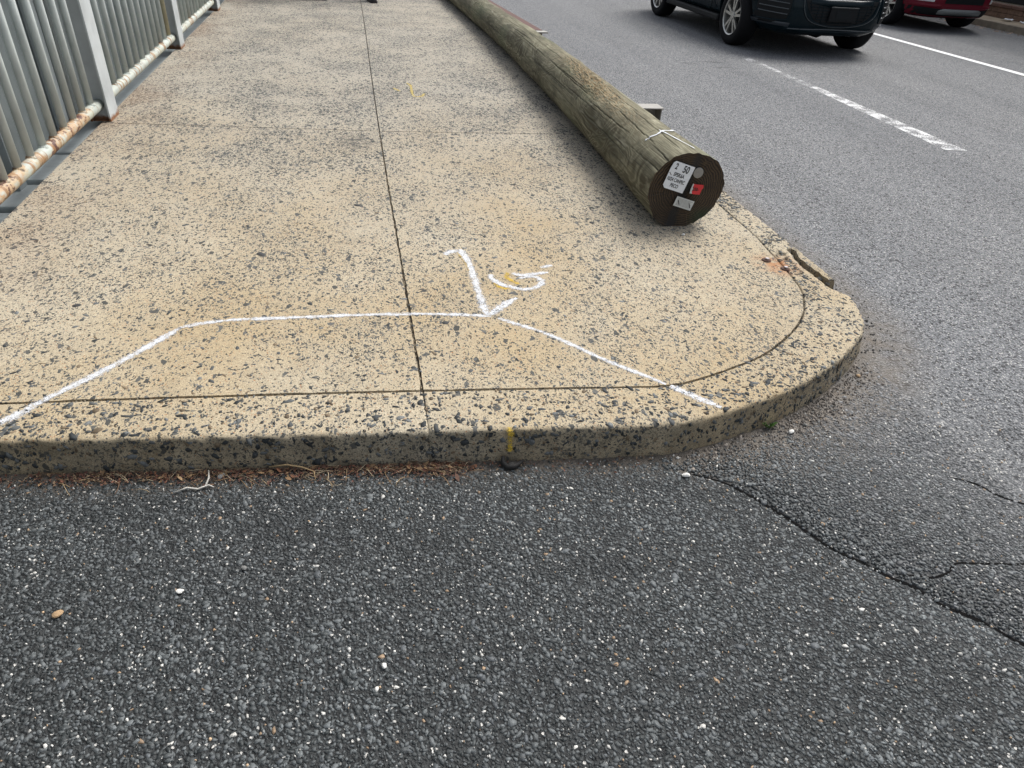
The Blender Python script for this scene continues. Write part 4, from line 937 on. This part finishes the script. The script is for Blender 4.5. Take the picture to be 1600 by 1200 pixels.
def build_car(root, W, LEN_, paint, zs, wheel_y, rad_, style):
    """car with its nose at local y = 0, tail at LEN_; zs: body rings (z, half width, front, rear)"""
    n = 120; EX = 4.6
    def ring(z, hw, y0, y1, ex=EX):
        out = []
        for j in range(n):
            th = 2 * math.pi * j / n; c_, s_ = math.cos(th), math.sin(th)
            out.append((hw * math.copysign(abs(c_) ** (2 / ex), c_), (y0 + y1) / 2 + (y1 - y0) / 2 * math.copysign(abs(s_) ** (2 / ex), s_), z))
        return out
    def shell(name, rings, mat, capb=True):
        V = [p_ for r_ in rings for p_ in r_]; Fq = []
        for i in range(len(rings) - 1):
            for j in range(n): Fq.append((i * n + j, i * n + (j + 1) % n, (i + 1) * n + (j + 1) % n, (i + 1) * n + j))
        Fq.append(tuple(range(n))[::-1]); Fq.append(tuple((len(rings) - 1) * n + j for j in range(n)))
        return pyd(name, V, Fq, mat, root, smooth=True)
    body = shell('body', [ring(*q_) for q_ in zs], paint)
    cut = bmesh.new()
    for wy in wheel_y:
        for s in (-1, 1):
            r2 = bmesh.ops.create_cone(cut, segments=48, radius1=rad_ * 1.13, radius2=rad_ * 1.13, depth=.34, cap_ends=True)
            bmesh.ops.rotate(cut, cent=(0, 0, 0), matrix=Matrix.Rotation(R(90), 3, 'Y'), verts=r2['verts']); bmesh.ops.translate(cut, vec=(s * (W - .12), wy, rad_ * 1.02), verts=r2['verts'])
    mc = bpy.data.meshes.new('cut'); cut.to_mesh(mc); cut.free(); oc = bpy.data.objects.new('cut', mc); C.objects.link(oc)
    oc.parent = root
    md = body.modifiers.new('b', 'BOOLEAN'); md.object = oc; md.operation = 'DIFFERENCE'; md.solver = 'EXACT'
    bpy.context.view_layer.update()
    nm = bpy.data.meshes.new_from_object(body.evaluated_get(bpy.context.evaluated_depsgraph_get())); body.modifiers.clear(); body.data = nm
    nm.materials.clear(); nm.materials.append(paint)
    bmx = bmesh.new(); bmx.from_mesh(nm)
    for e in bmx.edges: e.smooth = e.calc_face_angle(0) < R(35)
    for f_ in bmx.faces: f_.smooth = True
    bmx.to_mesh(nm); bmx.free(); bpy.data.objects.remove(oc)
    # cabin
    zt = zs[-1][0]
    shell('cabin', [ring(zt - .03, W * .93, 1.05, LEN_ - .15, 6), ring(zt + .22, W * .86, 1.55, LEN_ - .35, 6), ring(zt + .50, W * .76, 2.0, LEN_ - .62, 6)], M_glass)
    shell('roof', [ring(zt + .495, W * .77, 1.98, LEN_ - .60, 6), ring(zt + .53, W * .76, 2.02, LEN_ - .64, 6), ring(zt + .565, W * .66, 2.2, LEN_ - .85, 6)], paint)
    for wy in wheel_y:
        for s in (-1, 1): wheel(root, s * (W - .135), wy, rad_, s)
    Z_ = np.array([q_[0] for q_ in zs]); HW = np.array([q_[1] for q_ in zs]); YF = np.array([q_[2] for q_ in zs]); YR = np.array([q_[3] for q_ in zs])
    def fy(x, z):
        hw = np.interp(z, Z_, HW); y0 = np.interp(z, Z_, YF); y1 = np.interp(z, Z_, YR); q_ = min(.9999, abs(x) / hw)
        return (y0 + y1) / 2 - (y1 - y0) / 2 * (1 - q_ ** EX) ** (1 / EX)
    def patch(name, x0, x1, zb, zt_, mat, off=.004, nx_=26, nz=6, par=root):
        V = []; Fq = []
        for i in range(nx_ + 1):
            x = x0 + (x1 - x0) * i / nx_; a_, b_ = zb(x), zt_(x)
            for j in range(nz + 1):
                z = a_ + (b_ - a_) * j / nz; e_ = off * min(1, 4 * min(i, nx_ - i) / nx_ + .0, 4 * min(j, nz - j) / nz) if off > .006 else off
                V.append((x, fy(x, z) - e_ - .002, z))
        for i in range(nx_):
            for j in range(nz): a_ = i * (nz + 1) + j; Fq.append((a_, a_ + nz + 1, a_ + nz + 2, a_ + 1))
        return pyd(name, V, Fq, mat, par, smooth=True)
    def trim(name, pts, r_, mat, off=.004, par=root):
        pp = cat_rom(pts, .03) if len(pts) > 2 else np.linspace(pts[0], pts[1], 10)
        return tube(name, [(x, fy(x, z) - off, z) for x, z in pp], r_, mat, par, n=6)
    return fy, patch, trim, body

# dark blue-green SUV on the road
suv = empty('parked_car', (6.29, 9.02, 0), label='dark teal SUV without a front plate, nearer car on the road', cat='car'); suv.scale = (1.09, 1, 1)
P_suv = carpaint('dark_teal_paint', (.0035, .0105, .0145))
W = .985
fy, patch, trim, body = build_car(suv, W, 4.68, P_suv, [(.235, .64, .30, 4.45), (.262, .77, .11, 4.58), (.32, .895, .04, 4.64), (.40, .955, .02, 4.66), (.52, .978, .0, 4.68), (.66, W, .015, 4.68), (.80, .98, .06, 4.66), (.92, .955, .17, 4.62), (1.0, .90, .32, 4.56)], (.90, 3.65), .368, 0)
gx_b = lambda x: .395 + .30 * (abs(x - .03) / .50) ** 4; 
gr = patch('lower_grille', -.47, .53, lambda x: .395 + .29 * (abs(x - .03) / .50) ** 4, lambda x: .69, M_dk, .004)
trim('grille_highlight', [(-.49, .71), (-.455, .54), (-.345, .435), (-.125, .385), (.03, .377), (.185, .385), (.405, .435), (.515, .54), (.55, .71)], .006, plain('painted_sheen', (.05, .06, .065), .3), .010)  # lighter tube painted as the highlight line round the grille
trim('grille_trim', [(-.48, .70), (-.44, .54), (-.33, .44), (-.12, .395), (.03, .388), (.18, .395), (.39, .44), (.50, .54), (.54, .70)], .011, P_suv, .006)
for k_ in range(7):
    z = .425 + k_ * .036; hw = .50 * min(1, ((z - .395) / .29)) ** .25 - .03
    trim('mesh_bar', [(.03 - hw, z), (.03 + hw, z)], .004, P_suv, .010, gr)
for k_ in range(11):
    x = -.38 + k_ * .082; trim('mesh_bar', [(x, gx_b(x) + .02), (x + (.02 if k_ % 2 else -.02), .68)], .004, P_suv, .010, gr)
patch('bumper_band', -.42, .48, lambda x: .60 + .05 * (abs(x - .03) / .45) ** 2, lambda x: .70, P_suv, .030)
pb = boxo('plate_bracket', (.04, fy(.04, .52) - .030, .530), (.36, .016, .165), M_dk, suv, bev=.006)
boxo('plate_frame', (.04, fy(.04, .52) - .040, .612), (.37, .012, .014), plain('bracket_grey', (.03, .034, .036), .5), pb, bev=.003)
boxo('plate_recess', (.04, fy(.04, .52) - .040, .525), (.20, .006, .105), plain('bracket_dark', (.010, .012, .013), .7, spec=.2), pb, bev=.003)
trim('lip_highlight', [(-.60, .338), (0, .350), (.60, .338)], .007, bpy.data.materials['painted_sheen'], .044)  # same lighter colour, a painted highlight along the lip
patch('bumper_lip', -.62, .62, lambda x: .268 + .02 * abs(x), lambda x: .345, P_suv, .040, 30, 8)
for s in (-1, 1):
    x0, x1 = (s * .62, s * .88) if s > 0 else (-.88, -.62)
    v = patch('side_vent', x0, x1, lambda x: .43, lambda x: .74, M_dk, .003, 10, 6)
    for k_ in range(4): trim('vent_slat', [(s * .64, .50 + k_ * .062), (s * .87, .515 + k_ * .062)], .006, M_chrome if s > 0 else plain('slat_grey', (.07, .08, .085), .35), .008, v)
    trim('vent_trim', [(s * .60, .72), (s * .62, .48), (s * .66, .43), (s * .88, .42)], .010, P_suv, .006, v)
    patch('fog_lamp', *((.72, .86) if s > 0 else (-.86, -.72)), lambda x: .372, lambda x: .430, M_lamp if s > 0 else M_dk, .018, 8, 4)
    patch('headlight', *((.55, .90) if s > 0 else (-.90, -.55)), lambda x: .745, lambda x: .87, M_lamp, .006, 10, 4)
    patch('corner_panel', *((.58, .90) if s > 0 else (-.90, -.58)), lambda x: .352 + .05 * max(0, abs(x) - .6), lambda x: .372 + .05 * abs(x), plain('satin_grey', (.035, .042, .05), .4), .014, 12, 4)
    boxo('sill', (s * .905, 2.28, .285), (.12, 1.95, .085), M_dk, suv, bev=.02)
    for y0_ in (1.52, 2.55, 3.45):
        tube('door_gap', [(s * (W + .0005), y0_, .34), (s * (W + .0005), y0_, .70)], .004, M_dk, suv, n=6)
    boxo('mirror', (s * 1.06, 1.62, 1.06), (.2, .12, .14), P_suv, suv, bev=.04)
patch('upper_grille', -.45, .45, lambda x: .76, lambda x: .82, M_chrome, .006)
tube('underbody', [(0, .35, .30), (0, 4.3, .30)], .10, M_dk, suv, n=8)

# red crossover parked at the far kerb
rc = empty('parked_car', (10.78, 11.95, 0), label='dark red crossover parked by the far kerb', cat='car')
P_red = carpaint('dark_red_paint', (.125, .010, .020))
W = .93
fy, patch, trim, body = build_car(rc, W, 4.5, P_red, [(.215, .78, .20, 4.35), (.25, .86, .08, 4.42), (.32, .90, .04, 4.46), (.42, .915, .01, 4.48), (.54, .925, .0, 4.5), (.68, W, .02, 4.5), (.82, .92, .09, 4.48), (.93, .90, .2, 4.45), (1.0, .86, .34, 4.4)], (.88, 3.5), .355, 1)
M_skid = plain('silver_skid_plate', (.21, .22, .22), .4, .4, .1, 20)
patch('skirt', -.86, .86, lambda x: .235, lambda x: .36 + .03 * abs(x), M_dk, .006, 30, 5)
patch('skid_plate', -.50, .50, lambda x: .275, lambda x: .375 - .03 * max(0, abs(x) - .38) / .12, M_skid, .035)
patch('lower_grille', -.40, .40, lambda x: .46, lambda x: .60, M_dk, .004)
patch('upper_grille', -.44, .44, lambda x: .66, lambda x: .82, M_dk, .004); trim('grille_trim', [(-.45, .65), (0, .64), (.45, .65)], .012, M_chrome, .006)
for s in (-1, 1):
    patch('fog_lamp', *((.58, .78) if s > 0 else (-.78, -.58)), lambda x: .475, lambda x: .545, M_lamp, .012, 8, 4)
    patch('headlight', *((.52, .86) if s > 0 else (-.86, -.52)), lambda x: .70, lambda x: .81, M_lamp, .006, 10, 4)
    patch('bumper_fold', *((.42, .88) if s > 0 else (-.88, -.42)), lambda x: .385, lambda x: .44, P_red, .025, 12, 5)
    boxo('sill', (s * .88, 2.2, .27), (.06, 1.9, .08), M_dk, rc, bev=.02); boxo('mirror', (s * 1.0, 1.6, 1.05), (.2, .12, .14), P_red, rc, bev=.04)
tube('underbody', [(0, .35, .30), (0, 4.1, .30)], .10, M_dk, rc, n=8)

# ------------------------------------------------------------------ far side: low block wall, shop front, litter
M_blk1 = plain('brown_block', (.17, .105, .07), .9, 0, .3, 14, bump=.3); M_cop = plain('brown_coping', (.13, .07, .05), .85, 0, .3, 14, bump=.3)
lw = empty('low_wall', (13.2, 12, .118), label='low brown block wall with coping on the far pavement', cat='wall')
for i in range(34):
    for r_ in range(2): ch(boxo('block', (13.22, 6.1 + i * .405 + .2 * r_, .165 + r_ * .098), (.16, .395, .092), M_blk1, bev=.005), lw)
for i in range(17): ch(boxo('coping_stone', (13.22, 6.4 + i * .81, .338), (.21, .80, .055), M_cop, bev=.008), lw)
shp = empty('shop_building', (15, 15, .118), label='pale building with dark glass fronts beyond the low wall', cat='building')
M_pier = plain('pale_render', (.50, .48, .44), .85, 0, .12, 4)
ch(long_box('wall', 15.02, 22, 3, 40, .1, 6.5, M_pier), shp)
ch(boxo('roof', (18.4, 21.5, 6.6), (7.6, 38, .22), M_cop, bev=.02), shp)
for i in range(9):
    y = 5.2 + i * 4.0
    wn = boxo('window', (15.0, y + 1.7, 1.6), (.09, 3.2, 2.7), M_dk, bev=.01); ch(wn, shp)
    p_ = boxo('pane', (14.965, y + 1.7, 1.6), (.03, 3.0, 2.5), M_glass, bev=.002); ch(p_, shp)
    ch(boxo('pier', (14.95, y - .3, 3.1), (.22, .55, 6.0), M_pier, bev=.01), shp)
M_pap = plain('litter_paper', (.62, .64, .66), .7, 0, .1, 40)
for i, (x, y, s, lb) in enumerate(((12.93, 13.05, .17, 'crumpled white paper on the far pavement beside the low wall'), (12.98, 12.75, .09, 'small scrap of white paper nearest the low wall'))):
    V = []; Fq = []
    for a_ in range(5):
        for b_ in range(4): V.append(((a_ - 2) * s / 3, (b_ - 1.5) * s / 3, .008 + random.random() * .035))
    for a_ in range(4):
        for b_ in range(3): q_ = a_ * 4 + b_; Fq.append((q_, q_ + 4, q_ + 5, q_ + 1))
    o = pyd('paper_scrap', V, Fq, M_pap, None, label=lb, cat='litter'); o.location = (x, y, .118); o.rotation_euler.z = .6 * i
m = 240; ys_ = rng.uniform(8, 16, m); xs_ = XF - .02 - np.abs(rng.normal(0, .16, m)); cg = np.array([[.16, .12, .09]]) * rng.uniform(.3, 2.2, (m, 1))
V, lo, sz_, c3 = prisms(np.stack([xs_, ys_, np.full(m, .002)], 1), np.clip(rng.lognormal(math.log(.014), .5, m), .005, .05), None, (1, 2.2), 6, (.004, .016), .002, .65, .3, .3, cg)
link('far_gutter_litter', npmesh('far_gutter_litter', V, lo, sz_, c3), M_stone, kind='stuff', label='leaves and grit in the gutter of the far kerb', cat='leaf litter')

# ------------------------------------------------------------------ two people on the sidewalk (only their shoes reach into the picture)
def skinned(name, verts, edges, radii, mat, parent, root=0, sub=1):
    me = bpy.data.meshes.new(name); me.from_pydata(verts, edges, []); me.update()
    o = bpy.data.objects.new(name, me); C.objects.link(o)
    o.modifiers.new('s', 'SKIN'); sv = me.skin_vertices[0].data
    for i, r_ in enumerate(radii): sv[i].radius = (r_, r_) if not isinstance(r_, tuple) else r_
    sv[root].use_root = True
    ss = o.modifiers.new('u', 'SUBSURF'); ss.levels = ss.render_levels = sub
    bpy.context.view_layer.update()
    nm = bpy.data.meshes.new_from_object(o.evaluated_get(bpy.context.evaluated_depsgraph_get())); bpy.data.objects.remove(o)
    return link(name, nm, mat, parent, smooth=True)
def person(loc, rz, shoe, sole, trouser, top, hair, label, stride=.16):
    e = empty('person', loc, rz, label=label, cat='person')
    M_skin = plain('skin', (.45, .27, .19), .55, 0, .06, 20)
    fl_, fr_ = (-.10, -stride, .0), (.10, stride, .0)
    J = [(0, 0, .95), (0, .0, 1.15), (0, .01, 1.38), (0, 0, 1.50), (0, -.015, 1.58), (0, -.02, 1.66), (0, -.01, 1.74),
         (-.10, 0, .90), (-.10, -stride * .6 - .03, .50), (-.10, -stride, .09), (.10, 0, .90), (.10, stride * .35 - .05, .50), (.10, stride, .09),
         (-.19, 0, 1.40), (-.23, .06, 1.12), (-.22, -.02, .88), (-.22, -.05, .80), (.19, 0, 1.40), (.23, -.03, 1.12), (.22, -.12, .90), (.22, -.16, .82)]
    E_ = [(0, 1), (1, 2), (2, 3), (3, 4), (4, 5), (5, 6), (0, 7), (7, 8), (8, 9), (0, 10), (10, 11), (11, 12), (2, 13), (13, 14), (14, 15), (15, 16), (2, 17), (17, 18), (18, 19), (19, 20)]
    Rr = [.13, .12, .14, .055, .085, .098, .07, .085, .058, .04, .085, .058, .04, .055, .045, .032, .035, .055, .045, .032, .035]
    skinned('body', J, E_, Rr, M_skin, e)
    skinned('trousers', [J[i] for i in (0, 7, 8, 9, 10, 11, 12)], [(0, 1), (1, 2), (2, 3), (0, 4), (4, 5), (5, 6)], [.145, .10, .078, .066, .10, .078, .066], trouser, e)
    skinned('jacket', [J[i] for i in (0, 1, 2, 13, 14, 15, 17, 18, 19)], [(0, 1), (1, 2), (2, 3), (3, 4), (4, 5), (2, 6), (6, 7), (7, 8)], [.155, .145, .165, .075, .062, .048, .075, .062, .048], top, e)
    rock('hair', (0, .015, 1.715), (.098, .112, .09), hair, 5, e, 3, rough=.05)
    for sx in (-.035, .035):
        bm = bmesh.new(); bmesh.ops.create_uvsphere(bm, u_segments=8, v_segments=6, radius=.012); bmesh.ops.translate(bm, vec=(sx, -.112, 1.665), verts=bm.verts); bm_mesh('eye', bm, M_dk, e)
    for (fx, fy_, _) in (fl_, fr_):
        bm = bmesh.new(); st = [(.10, .036, .075), (.05, .040, .085), (0, .042, .080), (-.05, .046, .062), (-.11, .050, .048), (-.16, .046, .040), (-.195, .028, .030)]
        rows = []
        for yy2, hw, hh in st:
            rows.append([bm.verts.new((fx + hw * math.copysign(abs(math.cos(a_)) ** .8, math.cos(a_)), fy_ + yy2, .022 + max(0, math.sin(a_)) * hh)) for a_ in np.linspace(0, math.pi, 9)])
        for A, B in zip(rows, rows[1:]):
            for j in range(8): bm.faces.new((A[j], A[j + 1], B[j + 1], B[j]))
            bm.faces.new((A[8], A[0], B[0], B[8]))
        bm.faces.new(rows[0]); bm.faces.new(rows[-1][::-1])
        sh = bm_mesh('shoe', bm, shoe, e, smooth=True)
        bm = bmesh.new(); ol = [(fx + s_ * (hw + .006), fy_ + y_) for s_, seq in ((1, st), (-1, st[::-1])) for y_, hw, _h in seq]
        lo_ = [bm.verts.new((x, y, .001)) for x, y in ol]; hi_ = [bm.verts.new((x, y, .024)) for x, y in ol]
        bm.faces.new(lo_); bm.faces.new(hi_[::-1])
        for j in range(len(ol)): bm.faces.new((lo_[j], lo_[(j + 1) % len(ol)], hi_[(j + 1) % len(ol)], hi_[j]))
        bm_mesh('sole', bm, sole, sh)
    return e
M_bsh = plain('black_leather', (.012, .011, .014), .4, 0, .2, 40); M_bso = plain('dark_sole', (.035, .028, .03), .8, 0, .2, 40); M_wsh = plain('white_shoe', (.72, .74, .80), .6, 0, .05, 40); M_wso = plain('navy_sole', (.03, .03, .05), .7, 0, .1, 40)
person((.39, 12.09, ZT), R(15), M_bsh, M_bso, plain('dark_jeans', (.02, .022, .03), .85), plain('grey_jacket', (.08, .08, .085), .85), plain('dark_hair', (.015, .01, .008), .7), 'person in black shoes standing on the right of the long joint', .22)
person((-.705, 11.89, ZT), R(90), M_wsh, M_wso, plain('blue_jeans', (.05, .065, .10), .85), plain('navy_jacket', (.02, .025, .05), .85), plain('brown_hair', (.05, .03, .018), .7), 'person in white shoes standing on the left of the long joint', .22)
